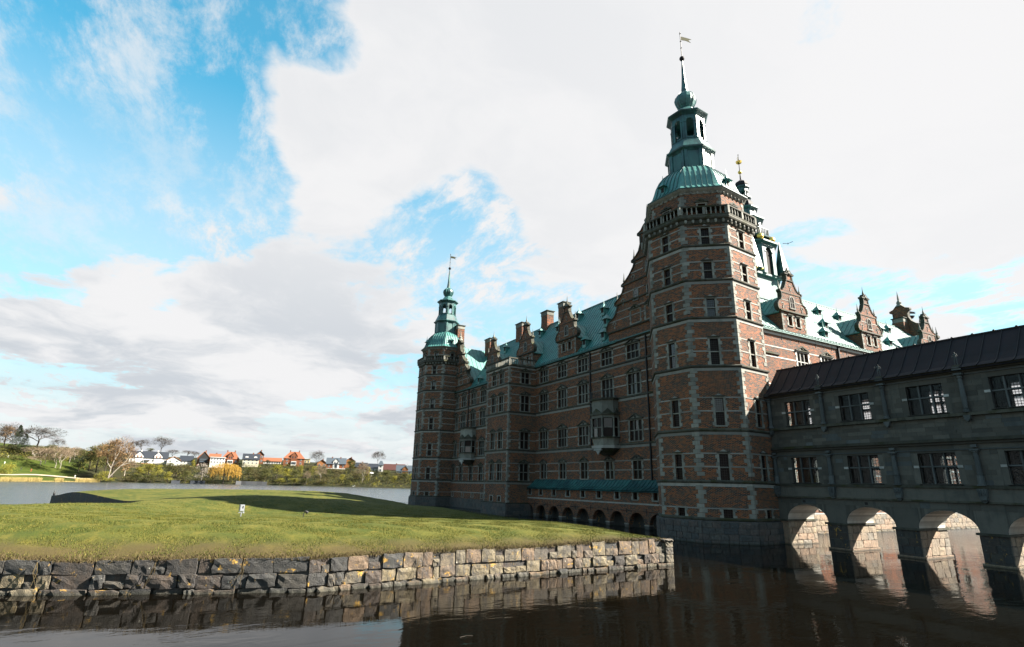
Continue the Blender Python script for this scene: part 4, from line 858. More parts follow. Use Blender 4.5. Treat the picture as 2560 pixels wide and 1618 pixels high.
prof = [(-.30, -.10), (-.15, .0), (.35, .25), (1.2, 1.05)]; roof_slope('roof', ar, MR @ T(0, 0, 3.80), 42.4, 69.38, prof, .62, 'copper_dark', 'copper_seam')
part('back_wall', MB().box(43.02, 43.3, 42.4, 69.38, -1.2, 1.5).mesh('arcade_back', 'granite_dark'), ar); part('floor', MB().box(XR-.02, 43., 42.4, 69.38, 1.56, 1.6).mesh('arcade_floor', 'dark_interior'), ar)

# ------------------------------------------------------------------ stone gallery on arches
XG = 43.35; XH = 46.85; GY1 = 31.2; PER = 4.84
gal = thing('gallery_bridge', 'two-storey grey stone gallery on arches over the moat with a dark copper roof', 'bridge', (45, 18, -.15))
MG = frame((XG, 0, 0), (-1, 0)); MH = frame((XH, 0, 0), (1, 0)); gy0 = -3.0
acen = [28.75-PER*i for i in range(7)]; wcen = [28.45, 23.8, 18.98, 14.15, 9.3, 4.5, -.3]
wu, wl = (9.30, 11.28), (4.68, 6.68); ww = 2.24
HG = [(c-ww/2, c+ww/2, *h) for c in wcen for h in (wu, wl)]; HB_ = [(-b_, -a, c, d) for a, b_, c, d in HG]
for M1, rg, hs1, M2, rg2, hs2 in ((MG, (gy0, GY1), HG, frame((XG+.4, 0, 0), (1, 0)), (-GY1, -gy0), HB_), (MH, (-GY1, -gy0), HB_, frame((XH-.4, 0, 0), (-1, 0)), (gy0, GY1), HG)):
    for Mq, rq, hq, nm_, rv in ((M1, rg, hs1, 'wall', .4), (M2, rg2, hs2, 'inner_wall', .002)):
        mb = MB(); wall_grid(mb, Mq, *rq, 3.3, 12.0, hq, rv); part(nm_, mb.mesh('gallery_'+nm_, 'grey_ashlar'), gal)
# arches with barrel vaults
a_, b2, zs_ = 1.70, 1.22, 1.78; mb = MB(); mbh = MB(); edge = gy0
sof = MB()
for c in sorted(acen):
    a0, a1 = max(c-a_, gy0), min(c+a_, GY1)
    for M in (MG,): wall_grid(mb, MG, edge, a0, -1.2, 3.3); wall_grid(mbh, MH, -a0, -edge, -1.2, 3.3)
    edge = a1; n = 24; pts = [(c-a_*math.cos(PI*i/n), zs_+b2*math.sin(PI*i/n)) for i in range(n+1)]; pts = [(min(max(s, gy0), GY1), z_) for s, z_ in pts]
    for (sa, za), (sb, zb) in zip(pts[:-1], pts[1:]):
        if sb-sa < 1e-4: continue
        mb.add([(XG, sa, za), (XG, sb, zb), (XG, sb, 3.3), (XG, sa, 3.3)], [(0, 1, 2, 3)]); mbh.add([(XH, sa, za), (XH, sb, zb), (XH, sb, 3.3), (XH, sa, 3.3)], [(3, 2, 1, 0)])
        sof.add([(XG, sa, za), (XG, sb, zb), (XH, sb, zb), (XH, sa, za)], [(0, 1, 2, 3)])
wall_grid(mb, MG, edge, GY1, -1.2, 3.3) if edge < GY1-.01 else None
part('lower_wall', mb.mesh('gallery_lower_wall', 'grey_ashlar'), gal); part('lower_wall', mbh.mesh('gallery_lower_wall_back', 'grey_ashlar'), gal); part('vault', sof.mesh('gallery_vault', 'plaster', True), gal)
yc = sorted(acen)
for i in range(len(yc)-1):
    lo, hi = yc[i]+a_, yc[i+1]-a_; 
    if hi > GY1: continue
    part('pier', MB().box(XG-.12, XH+.12, lo-.02, hi+.02, -1.2, zs_-.14).mesh('gallery_pier', 'granite_grey'), gal); part('impost', MB().box(XG-.26, XH+.26, lo-.14, hi+.14, zs_-.14, zs_).mesh('impost', 'mossy_ledge'), gal)
    Mp = frame((0, lo-.02, 0), (0, -1)); course_wall(gal, Mp, -XH-.10, -XG+.10, .02, zs_-.14, 'granite_pier', (.6, 1.2), .53, .05); part('pier_footing', MB().box(XG-.2, XH+.2, lo-.12, hi+.12, -1, .0).mesh('pier_footing', 'granite_pier'), gal)
    course_wall(gal, MG @ T(0, .12, 0), lo, hi, -.4, zs_-.14, 'granite_dark', (.5, .8), .5, .05)
lo = yc[-1]+a_; Mp = frame((0, lo-.02, 0), (0, -1)); part('pier', MB().box(XG-.12, XH+.12, lo, GY1+.5, -1.2, zs_-.14).mesh('gallery_end_pier', 'granite_pier'), gal); part('impost', MB().box(XG-.26, XH+.26, lo-.12, GY1, zs_-.14, zs_).mesh('impost', 'mossy_ledge'), gal)
course_wall(gal, Mp, -XH-.1, -XG+.1, -.3, zs_-.14, 'granite_pier', (.6, 1.2), .5, .06)
for nm, z0, z1, p_, mat in (('ledge', 4.42, 4.58, .24, 'mossy_ledge'), ('fascia', 3.62, 4.42, .13, 'grey_ashlar'), ('ledge', 3.52, 3.64, .16, 'mossy_ledge'), ('cornice', 7.36, 7.56, .34, 'mossy_ledge'), ('cornice', 7.20, 7.36, .16, 'grey_ashlar'), ('frieze', 6.82, 6.90, .07, 'blue_stone'),
                            ('ledge', 8.96, 9.16, .26, 'mossy_ledge'), ('frieze', 11.62, 11.68, .08, 'blue_stone'), ('cornice', 11.92, 12.06, .34, 'mossy_ledge'), ('cornice', 11.80, 11.92, .18, 'grey_ashlar')):
    block(nm, gal, MG, gy0, GY1-.1, -.02, p_, z0, z1, mat)
    block(nm, gal, MH, -GY1+.1, -gy0, -.02, p_, z0, z1, mat)
# wall stones, proud of the wall by millimetres to centimetres
gs = {k: MB().box(-.5, .5, 0, 1, 0, 1).mesh('wall_stone', k) for k in ('grey_ashlar', 'blue_stone')}
def ashlar(s0, s1, z0, z1, n, cap):
    for j in range(n):
        za, zb = z0+(z1-z0)*j/n, z0+(z1-z0)*(j+1)/n; s = s0-random.uniform(0, .6)
        while s < s1:
            l = random.uniform(.55, 1.25); e = min(s+l, s1); st = max(s, s0)
            if e-st > .1: part('wall_stone', gs['blue_stone' if random.random() < .10 else 'grey_ashlar'], gal, MG @ T((st+e)/2, 0, za+.006) @ scale(e-st-.014, random.uniform(.008, .022), zb-za-.012))
            s += l
ashlar(7.5, 31., 7.58, 8.94, 5, 300); 
for a_w, b_w in ((29.9, 31.), (25.25, 27.0), (20.5, 22.35), (15.6, 17.5), (10.8, 12.7)): ashlar(a_w, b_w, 9.2, 11.55, 7, 99); ashlar(a_w, b_w, 4.62, 6.8, 7, 99)
ashlar(9., 30.9, 3.08, 3.5, 1, 99)
for c in wcen:
    for h in (wu, wl):
        w_ = window(gal, MG @ T(c, -.1, h[0]), ww, h[1]-h[0], 3, 2, 0, teeth=False, glass='pane_clear', split=.56, mat='blue_stone')
        for sg in (-1, 1): block('transom_end', gal, MG, *sorted((c+sg*(ww/2), c+sg*(ww/2+.32))), -.02, .035, h[0]+(h[1]-h[0])*.56-.09, h[0]+(h[1]-h[0])*.56+.07, 'pale_stone')
        Mh = MH @ T(-c, -.1, h[0]); window(gal, Mh, ww, h[1]-h[0], 3, 2, 0, teeth=False, glass='pane_frosted' if h is wu else 'pane_clear', split=.56, mat='blue_stone')
part('floor', MB().box(XG+.1, XH-.1, gy0, GY1, 3.7, 4.3).mesh('gallery_floor', 'wood_floor'), gal); part('floor', MB().box(XG+.1, XH-.1, gy0, GY1, 7.6, 8.9).mesh('gallery_floor_upper', 'wood_floor'), gal); part('ceiling', MB().box(XG+.1, XH-.1, gy0, GY1, 11.7, 11.95).mesh('gallery_ceiling', 'dark_interior'), gal)
gp = [(-.50, -.06), (-.42, .0), (-.05, .22), (.45, .75), (1.80, 2.42)]
roof_slope('roof', gal, MG @ T(0, 0, 12.10), gy0, GY1, gp, .95, 'lead_roof', 'lead_seam'); roof_slope('roof', gal, MH @ T(0, 0, 12.10), -GY1, -gy0, [(d, h) for d, h in gp[:-1]]+[(1.70, 2.42)], .6, 'lead_roof', 'lead_seam', seams=False)
rc = MB(); rc.tube([(XG+1.78, gy0, 14.53), (XG+1.78, GY1, 14.53)], .07, .07, 6); part('ridge_cap', rc.mesh('gallery_ridge', 'lead_seam'), gal)
kn = MB().loft([(.05, 0), (.09, .05), (.05, .10)], 6).mesh('ridge_knob', 'lead_seam')
for s in np.arange(3, 31, 1.2): part('ridge_knob', kn, gal, T(XG+1.78, float(s), 14.56))
# pilasters / half columns with bases, capitals and brackets
pil = [30.95, 26.25, 21.55, 16.68, 11.8, 6.95, 2.1]
def upper_col():
    mb = MB(); mb.loft([(.20, 9.16), (.20, 9.26), (.15, 9.36), (.17, 9.42)], 10, cy=.12); mb.loft([(.14, 9.42), (.155, 10.2), (.125, 11.35)], 10, cy=.12); mb.loft([(.13, 11.35), (.19, 11.46), (.15, 11.52), (.22, 11.62)], 10, cy=.12); mb.box(-.24, .24, -.02, .36, 11.60, 11.72); mb.box(-.26, .26, -.02, .38, 11.92, 12.12)
    mb.prism([(-.2, 8.96), (.2, 8.96), (.14, 8.72), (.0, 8.55), (-.14, 8.72)], 0, .26); return mb.mesh('half_column', 'blue_stone')
def lower_col():
    mb = MB(); mb.box(-.22, .22, 0, .28, 4.58, 4.66); mb.loft([(.20, 4.66), (.19, 5.22), (.22, 5.26)], 10, cy=.10); mb.loft([(.15, 5.26), (.155, 5.9), (.13, 6.62)], 10, cy=.10); mb.loft([(.14, 6.6), (.20, 6.68), (.17, 6.74)], 10, cy=.1); mb.box(-.25, .25, 0, .30, 6.74, 6.84); mb.box(-.16, .16, 0, .22, 6.95, 7.12)
    return mb.mesh('half_column', 'blue_stone')
def bracket():
    mb = MB(); mb.prism([(-.26, 4.40), (.26, 4.40), (.22, 3.98), (.16, 3.72), (-.16, 3.72), (-.22, 3.98)], .0, .30)
    for i in range(4): mb.tube([(-.19+i*.125, .30, 4.38), (-.18+i*.12, .34, 4.15), (-.13+i*.09, .25, 3.80)], .035, .03, 5)
    mb.prism([(-.18, 3.70), (.18, 3.70), (.12, 3.60), (0, 3.54), (-.12, 3.60)], 0, .20); return mb.mesh('bracket', 'blue_stone')
u_, l_, b_r = upper_col(), lower_col(), bracket()
for y in pil: part('half_column', u_, gal, MG @ T(y, .08, 0)); part('half_column', l_, gal, MG @ T(y, .08, 0)); part('bracket', b_r, gal, MG @ T(y, .10, 0))
for y in acen[:5]: block('drain_hole', gal, MG, y-.02, y+.2, -.01, .012, 3.16, 3.36, 'dark_interior')
# iron anchors at the pier bases
for y in (27.05+PER*0-4.84*1, 27.05-4.84*2): pass

# ------------------------------------------------------------------ statues on the gallery eaves (stone people)
def skin_person(name, joints, edges, mat, M, parent=None, levels=1):
    me = bpy.data.meshes.new(name); me.from_pydata([j[:3] for j in joints], edges, []); me.materials.append(MAT[mat])
    o = bpy.data.objects.new(name, me); COL.objects.link(o)
    md = o.modifiers.new('skin', 'SKIN'); 
    for i, j in enumerate(joints):
        sv = me.skin_vertices[0].data[i]; sv.radius = (j[3], j[3]*(j[4] if len(j) > 4 else 1)); sv.use_root = (i == 0)
    sb = o.modifiers.new('subdivision', 'SUBSURF'); sb.levels = levels; sb.render_levels = levels
    o.matrix_basis = M; WM[o.name] = M.copy(); return o
def body(h, pose=0):
    s = h/1.75; k = [(0, 0, .95, .13, .8), (0, 0, 1.18, .12, .8), (0, 0, 1.38, .15, .7), (0, .0, 1.50, .055), (0, .01, 1.60, .085), (0, .015, 1.70, .075),
         (-.10, 0, .88, .085), (-.12, .03, .48, .06), (-.12, 0, .08, .045), (-.12, .12, .04, .04), (.10, 0, .88, .085), (.13, .06, .50, .06), (.15, .02, .08, .045), (.16, .14, .04, .04),
         (-.19, 0, 1.42, .055), (-.30, .03, 1.16, .042), (-.24, .16, .98, .03), (.19, 0, 1.42, .055), (.34, .02, 1.20, .042), (.42 if pose else .30, .10, 1.36 if pose else .95, .03), (-.22, .22, .93, .028), (.45 if pose else .30, .14, 1.45 if pose else .86, .028)]
    e = [(0, 1), (1, 2), (2, 3), (3, 4), (4, 5), (0, 6), (6, 7), (7, 8), (8, 9), (0, 10), (10, 11), (11, 12), (12, 13), (2, 14), (14, 15), (15, 16), (2, 17), (17, 18), (18, 19), (16, 20), (19, 21)]
    return [tuple(c*s for c in j[:3])+(j[3]*s,)+tuple(j[4:]) for j in k], e
for i, (y, pl_, w) in enumerate(((26.25, 0, 'small stone statue on the gallery eaves, nearest the tower'), (21.55, 1, 'second stone statue from the tower on the gallery eaves'), (16.68, 0, 'third and largest stone statue on the gallery eaves'))):
    j, e = body(.92, pl_); o = skin_person('statue', j, e, 'blue_stone', T(XG-.22, y, 12.26) @ Matrix.Rotation(PI/2+(.3 if pl_ else -.2), 4, 'Z'), levels=2); tag(o, w, 'statue', 'stone statues on the gallery eaves')
    pd = MB().box(-.18, .18, -.22, .22, 0, .15).mesh('pedestal', 'mossy_ledge'); part('pedestal', pd, o, T(XG-.2, y, 12.11))
# small heraldic lump between tower and gallery
# ------------------------------------------------------------------ church tower
CX, CY = 61.5, 44.65; ct = thing('church_tower', 'dark copper church tower with golden balls and obelisks rising behind the nearest tower', 'tower', (CX, CY, 28.))
OC = lambda name, rings, mat, n=8, ph=PI/8, sm=False: part(name, MB().loft(rings, n, ph, CX, CY).mesh(name, mat, sm), ct)
OC('base', [(3.5, 27.5), (3.5, 30.6), (4.0, 30.75), (4.0, 31.0)], 'copper_dark', 4, PI/4)
OC('stage_wall', [(3.0, 31.0), (3.0, 35.2)], 'dark_interior'); OC('cornice', [(3.15, 34.9), (3.3, 35.1), (3.75, 35.3), (3.75, 35.5), (3.0, 35.7)], 'copper_dark')
OC('stage_wall', [(2.5, 35.5), (2.5, 36.5)], 'lead_roof'); OC('cornice', [(2.7, 36.4), (2.95, 36.5), (3.0, 36.7), (2.6, 36.75)], 'copper_dark')
OC('stage_wall', [(1.75, 36.7), (1.75, 39.3)], 'lead_roof'); OC('cornice', [(1.95, 39.0), (2.1, 39.3), (2.45, 39.45), (2.45, 39.6), (1.6, 39.8)], 'copper_dark')
OC('stage_wall', [(1.45, 39.6), (1.45, 41.2)], 'copper_dark'); OC('cornice', [(1.5, 41.1), (1.85, 41.3), (1.85, 41.45), (1.2, 41.6)], 'copper_dark')
OC('small_dome', [(1.25, 41.5), (1.35, 41.9), (1.25, 42.4), (.95, 42.8), (.8, 43.0)], 'lead_roof', 8, PI/8); OC('cornice', [(.85, 43.0), (1.15, 43.15), (1.15, 43.3), (.8, 43.4)], 'copper_dark')
OC('cornice', [(.75, 44.6), (1.05, 44.85), (1.05, 45.0), (.8, 45.05)], 'copper_dark'); OC('cupola', [(.85, 45.0), (.95, 45.3), (.8, 45.75), (.35, 46.1), (.12, 46.3), (.09, 47.0)], 'lead_roof', 8, PI/8)
OC('rod', [(.06, 46.9), (.04, 50.3)], 'iron', 6); OC('gold_ball', [(.05, 47.2), (.22, 47.32), (.28, 47.5), (.22, 47.68), (.05, 47.8)], 'gold', 12, 0, True); OC('gold_crown', [(.18, 48.9), (.36, 49.0), (.44, 49.25), (.36, 49.28), (.2, 49.1)], 'gold', 10, 0)
kn_ = MB(); kn_.tube([(0, 0, 0), (.12, .05, .25), (-.02, .12, .5), (.08, 0, .75)], .05, .03, 5); part('gilt_scroll', kn_.mesh('gilt_scroll', 'gold'), ct, T(CX-.1, CY, 49.3)); OC('rod_tip', [(.01, 50.25), (.09, 50.35), (.01, 50.45)], 'iron', 8)
def ct_arch(w, h, t_, s_):
    mb = MB(); zs2 = h-w-.25; pts = [(w*math.cos(a), zs2+w*math.sin(a)) for a in np.linspace(PI, 0, 9)]
    for (xa, za), (xb, zb) in zip(pts[:-1], pts[1:]): mb.add([(xa, 0, za), (xb, 0, zb), (xb, 0, h), (xa, 0, h), (xa, -t_, za), (xb, -t_, zb)], [(0, 3, 2, 1), (0, 1, 5, 4)])
    for sg in (-1, 1): mb.box(*sorted((sg*w, sg*s_)), -t_, 0, 0, h); mb.box(*sorted((sg*(w-.04), sg*(w+.22))), -t_, .08, zs2-.12, zs2)
    return mb.mesh('stage_arch', 'copper_dark')
for rr_, z0, h_, w in ((3.25, 31.0, 4.0, .62), (1.98, 37.5, 1.6, .40), (.80, 43.4, 1.25, .2)):
    ap = rr_*math.cos(PI/8); sd_ = rr_*math.sin(PI/8); me = ct_arch(w, h_, .2, sd_)
    for k in range(8): a = PI/8+(k+.5)*PI/4; part('stage_arch', me, ct, frame((CX+ap*math.cos(a), CY+ap*math.sin(a), z0), (math.cos(a), math.sin(a))))
gb = MB().loft([(.1, 0), (.36, .12), (.48, .38), (.46, .62), (.3, .85), (.08, .95)], 12).mesh('gold_ball', 'gold', True); sgb = MB().loft([(.05, 0), (.2, .08), (.24, .22), (.16, .38), (.03, .44)], 10).mesh('small_gold_ball', 'gold', True)
for k in range(8): a = PI/8+k*PI/4; part('gold_ball', gb, ct, T(CX+3.02*math.cos(a), CY+3.02*math.sin(a), 35.62))
for k in range(8):
    a = PI/8+k*PI/4; b_ = a+PI/4; p0 = Vector((2.75*math.cos(a), 2.75*math.sin(a), 0)); p1 = Vector((2.75*math.cos(b_), 2.75*math.sin(b_), 0)); rl = MB(); rl.tube([p0+Vector((0, 0, 37.7)), p1+Vector((0, 0, 37.7))], .06, .06, 4)
    part('railing', rl.mesh('tower_rail', 'copper_dark'), ct, T(CX, CY, 0))
    for i in range(6): q_ = p0.lerp(p1, i/6); part('baluster', WC['baluster'], ct, T(CX+q_.x, CY+q_.y, 36.75) @ scale(.8, .8, 1.35))
for sx in (-1, 1):
    for sy in (-1, 1):
        x_, y_ = CX+sx*2.75, CY+sy*2.75; part('obelisk', MB().loft([(1.0, 31.25), (.92, 31.35), (.80, 32.2), (.04, 36.2)], 4, PI/4, x_, y_).mesh('obelisk', 'copper_dark'), ct)
        for k in range(4): a = PI/4+k*PI/2; part('gold_ball', sgb, ct, T(x_+.75*math.cos(a), y_+.75*math.sin(a), 30.95) @ scale(.8, .8, .8))
# crowned finial behind the far end of the sunlit wing
cf = thing('crown_spire', 'openwork crown turret with ball, bowl and weather flag behind the far chimney', 'spire', (114.5, 50, 27))
part('turret', MB().loft([(1.5, 24), (1.5, 31.9), (1.9, 32.1), (1.9, 32.3)], 8, 0, 114.5, 50).mesh('turret', 'lead_roof'), cf)
for k in range(8):
    a = k*PI/4; mb = MB(); mb.tube([(1.6*math.cos(a), 1.6*math.sin(a), 32.2), (1.95*math.cos(a), 1.95*math.sin(a), 33.2), (1.5*math.cos(a), 1.5*math.sin(a), 33.9), (.6*math.cos(a), .6*math.sin(a), 34.1), (.1*math.cos(a), .1*math.sin(a), 33.8)], .14, .09, 5); part('crown_arm', mb.mesh('crown_arm', 'lead_roof'), cf, T(114.5, 50, 0))
part('rod', MB().loft([(.10, 32.3), (.06, 34.4), (.04, 37.4)], 6, 0, 114.5, 50).mesh('finial_rod', 'iron'), cf); part('ball', MB().loft([(.05, 34.4), (.30, 34.5), (.38, 34.75), (.3, 34.98), (.05, 35.1)], 10, 0, 114.5, 50).mesh('finial_ball', 'iron'), cf)
part('bowl', MB().loft([(.1, 35.9), (.45, 36.0), (.75, 36.4), (.70, 36.42), (.2, 36.15)], 10, 0, 114.5, 50).mesh('finial_bowl', 'iron'), cf)
fl = MB(); fl.m = frame((114.5, 50, 36.95), (.5, .86)); fl.prism([(0, 0), (1.15, .0), (.9, .2), (1.25, .35), (.6, .42), (0, .5)], -.02, .02); part('weather_flag', fl.mesh('far_flag', 'iron'), cf)

# ------------------------------------------------------------------ island lawn
WZ = -.15
ISL = [(-5.27, 27.81, 0.97), (-6.16, 30.28, 1.42), (-2.52, 26.77, 0.92), (-3.14, 29.31, 1.46), (0.83, 25.33, 1.01), (0.56, 27.93, 1.57), (4.41, 24.49, 1.06), (4.61, 27.08, 1.55), (7.55, 24.27, 1.05), (8.15, 26.8, 1.52), (10.96, 24.41, 1.02), (11.92, 26.82, 1.53), (16.05, 24.95, 1.07), (17.45, 27.13, 1.55), (19.72, 24.87, 1.17), (21.16, 27.04, 1.49), (24.4, 24.76, 1.18), (26.08, 26.75, 1.17), (-8.15, 38.57, 2.07), (-7.55, 40.81, 2.08), (-6.96, 44.07, 2.09), (-6.19, 48.37, 2.16), (-5.16, 53.7, 2.05), (-3.93, 57.97, 2.0), (-1.98, 59.1, 2.11), (1.08, 59.13, 2.28), (4.25, 57.94, 2.5), (7.5, 56.57, 2.4), (10.44, 55.04, 2.19), (-7.57, 88.9, 2.34), (-10.68, 90.67, 2.11), (-13.49, 92.4, 1.5), (-0.89, 88.18, 2.41), (6.12, 84.85, 2.5), (10.81, 82.29, 2.51), (18.94, 80.81, 2.42), (23.79, 83.84, 1.68), (31.68, 90.04, 0.67), (3.84, 49.65, 1.35), (12.52, 47.13, 1.3), (21.22, 42.75, 1.18), (-3.08, 39.3, 1.83), (-5.66, 33.77, 1.98), (14.82, 56.18, 1.81), (20.35, 54.42, 1.41), (23.78, 70.81, 1.06), (13.52, 69.24, 2.26), (25.94, 28.01, 0.94), (25.94, 32.16, 1.2), (26.15, 39.43, 1.22), (26.46, 53.95, 1.18), (26.98, 65.36, 1.28), (28.01, 83.0, 1.09), (31.13, 99.6, 0.89), (1.04, 68.48, 1.98), (-4.15, 68.48, 1.61), (6.23, 68.48, 2.13), (12.45, 68.48, 1.92)]
C = np.array(ISL); sc_ = 20.
def tps(P, V, lam=.02):
    n = len(P); D = np.linalg.norm(P[:, None]-P[None], axis=2)/sc_; K = np.where(D > 0, D**2*np.log(D+1e-9), 0)+lam*np.eye(n)
    Q = np.c_[np.ones(n), P/sc_]; Z = np.zeros((3, 3)); w = np.linalg.solve(np.r_[np.c_[K, Q], np.c_[Q.T, Z]], np.r_[V, 0, 0, 0])
    def f(X):
        D = np.linalg.norm(X[:, None]-P[None], axis=2)/sc_; return np.where(D > 0, D**2*np.log(D+1e-9), 0) @ w[:n]+np.c_[np.ones(len(X)), X/sc_] @ w[n:]
    return f
hf = tps(C[:, :2], C[:, 2])
FRONT = [(-42, 43.5), (-30, 37.8), (-18, 32.6), (-12, 30.2), (-5.27, 27.6), (-2.5, 26.55), (.83, 25.35), (4.6, 24.15), (7.55, 24.25), (10.96, 24.42), (16.05, 24.6), (19.7, 24.72), (24.45, 24.78)]
RIGHT = [(25.6, 30), (26.2, 40), (26.5, 54), (27.2, 66), (28.6, 82), (32.5, 98)]
BACK = [(31., 107), (16, 110), (0, 108), (-9, 102)]; TIP = [(-15.43, 95.5), (-12, 87), (-2.5, 62), (-3.6, 53), (-9., 45.5), (-20, 46), (-42, 50)]
poly = FRONT+RIGHT+BACK+TIP
def resamp(P, d):
    out = []
    for (a, b_), (c, e) in zip(P, P[1:]+P[:1]):
        L = math.hypot(c-a, e-b_); n = max(1, int(L/d)); out += [(a+(c-a)*i/n, b_+(e-b_)*i/n) for i in range(n)]
    return out
bd = resamp(poly, .7)
def inside(px, py, P):
    P = np.array(P); x0, y0 = P[:, 0], P[:, 1]; x1, y1 = np.roll(x0, -1), np.roll(y0, -1); c = np.zeros(len(px), bool)
    for a, b_, c_, d in zip(x0, y0, x1, y1):
        if b_ == d: continue
        c ^= ((b_ > py) != (d > py)) & (px < (c_-a)*(py-b_)/(d-b_)+a)
    return c
pts = []
for y0, y1, st in ((22, 40, .55), (40, 62, .9), (62, 112, 1.4)):
    gx, gy = np.meshgrid(np.arange(-42, 34, st), np.arange(y0, y1, st)); gx = gx.ravel()+rng.uniform(-.1, .1, gx.size); gy = gy.ravel()+rng.uniform(-.1, .1, gy.size); pts.append(np.c_[gx, gy])
pts = np.concatenate(pts); pts = pts[inside(pts[:, 0], pts[:, 1], poly)]
bda = np.array(bd); dmin = np.array([np.min(np.hypot(*(bda-p).T)) for p in pts]); keep = dmin > .3; pts = pts[keep]; dmin = dmin[keep]
allp = [Vector(p) for p in bd]+[Vector(p) for p in pts]; nb = len(bd)
vo_, _, fo_, *_r = delaunay_2d_cdt(allp, [(i, (i+1) % nb) for i in range(nb)], [], 1, 1e-5)
XY = np.array([tuple(v) for v in vo_]); Hh = hf(XY)
def tipmask(x, y): return np.clip(1-np.hypot(x+15.43, y-95.5)/9, 0, 1)
dv = np.array([np.min(np.hypot(*(bda-p).T)) for p in XY])
def ground(XY, dv=None):
    h = np.maximum(hf(XY), .55)
    if dv is None: dv = np.array([np.min(np.hypot(*(bda-p).T)) for p in XY])
    back = (XY[:, 1] > 60) | (XY[:, 0] < -6)
    h = h-np.where(XY[:, 0] > 24.0, 1, 0)*np.clip(1-dv/1.6, 0, 1)*.18
    return h+(.028*np.sin(XY[:, 0]*2.1+np.sin(XY[:, 1]*1.3)*2)+.02*np.sin(XY[:, 1]*3.3+XY[:, 0]*1.1))*np.clip(dv, 0, 1)
Hg = ground(XY, dv)
struct('lawn', mesh('lawn', [(a, b_, c) for (a, b_), c in zip(XY, Hg)], [tuple(f) for f in fo_], 'lawn', smooth=True))
# retaining wall round the island
iw = thing('retaining_wall', 'rough granite retaining wall holding up the lawn at the edge of the moat', 'wall', (8, 24.4, WZ))
bz = ground(np.array(bd)); mb = MB()
for i in range(nb):
    j = (i+1) % nb; a, b_ = bd[i], bd[j]; mb.add([(a[0], a[1], -1.3), (b_[0], b_[1], -1.3), (b_[0], b_[1], bz[j]), (a[0], a[1], bz[i])], [(0, 1, 2, 3)])
part('backing', mb.mesh('wall_backing', 'granite_dark'), iw)
def poly_len(P): return [math.hypot(b_[0]-a[0], b_[1]-a[1]) for a, b_ in zip(P[:-1], P[1:])]
cnt = 0
for i, (a, b_) in enumerate(zip(FRONT[3:-1], FRONT[4:])):
    a = Vector((*a, 0)); b_ = Vector((*b_, 0)); d = (b_-a); L = d.length; d.normalize(); n = Vector((d.y, -d.x, 0)); M = frame(a, (n.x, n.y)); 
    # local x = (ny,-nx): check direction
    sgn = 1 if (M.to_3x3() @ Vector((1, 0, 0))).dot(d) > 0 else -1
    dark = b_.x < 4.7
    for j, (z0, z1, dd) in enumerate(((-.75, .03, .20), (.03, .52, .13), (.52, None, .10))):
        s = 0.; 
        while s < L-.02:
            l = random.choice([.34, .5, .62, .72, .9])*random.uniform(.9, 1.1) if not dark else random.choice([.45, .7, .95, 1.15])*random.uniform(.9, 1.1)
            if L-s-l < .35: l = L-s
            mid = a+d*(s+l/2); top = z1 if z1 is not None else float(ground(np.array([[mid.x, mid.y+.1]]))[0])+random.uniform(-.02, .05)
            mat = 'granite_dark' if random.random() > np.clip((mid.x-3)/7, .04, .93) else 'granite_warm'; part('stone', rough_stone(mat, random.randrange(10)), iw, frame(mid, (n.x, n.y)) @ T(0, -.02, z0+random.uniform(-.035, .035)) @ Matrix.Rotation(random.uniform(-.05, .05), 4, 'Y') @ scale(l-.03, dd*random.uniform(.6, 1.6), (top-z0-.02)*(.52 if (j and l < .7 and random.random() < .3) else 1))); s += l; cnt += 1
cs_ = Vector((24.45, 24.78, 0))
for j in range(4): part('stone', rough_stone('granite_warm', j), iw, frame((25.0, 27.2+j*.9, 0), (1, -.2)) @ T(0, 0, .1) @ scale(.9, .1, .8))
for z0, z1 in ((-.7, .03), (.03, .45), (.45, .82), (.82, 1.15)): part('stone', rough_stone('granite_warm', 3), iw, frame((24.2, 24.76, 0), (0, -1)) @ T(0, .02, z0) @ scale(.55, .17, z1-z0-.02))
part('coping_stone', rough_stone('granite_warm', 5), iw, frame((24.15, 24.75, 0), (0, -1)) @ T(0, -.2, 1.12) @ scale(.75, .42, .12))
for k in range(5): part('coping_stone', rough_stone('granite_warm', k), iw, frame((22.1+k*.35, 24.8, 0), (0, -1)) @ T(0, -.35, 1.13) @ Matrix.Rotation(.5, 4, 'Y') @ scale(.10, .4, .16))
for x_, y_ in ((-11, 29.8), (-7.9, 28.7)): part('coping_stone', rough_stone('granite_dark', 2), iw, frame((x_, y_, 0), (-.36, -.93)) @ T(0, -.3, .98) @ scale(1.1, .5, .10))
# far bastion face gets its own stone courses
for a, b_ in zip(TIP[:2], TIP[1:3]):
    a = Vector((*a, 0)); b_ = Vector((*b_, 0)); L = (b_-a).length; nrm = Vector((-(b_-a).y, (b_-a).x, 0)).normalized(); nrm = nrm if nrm.x < 0 else -nrm
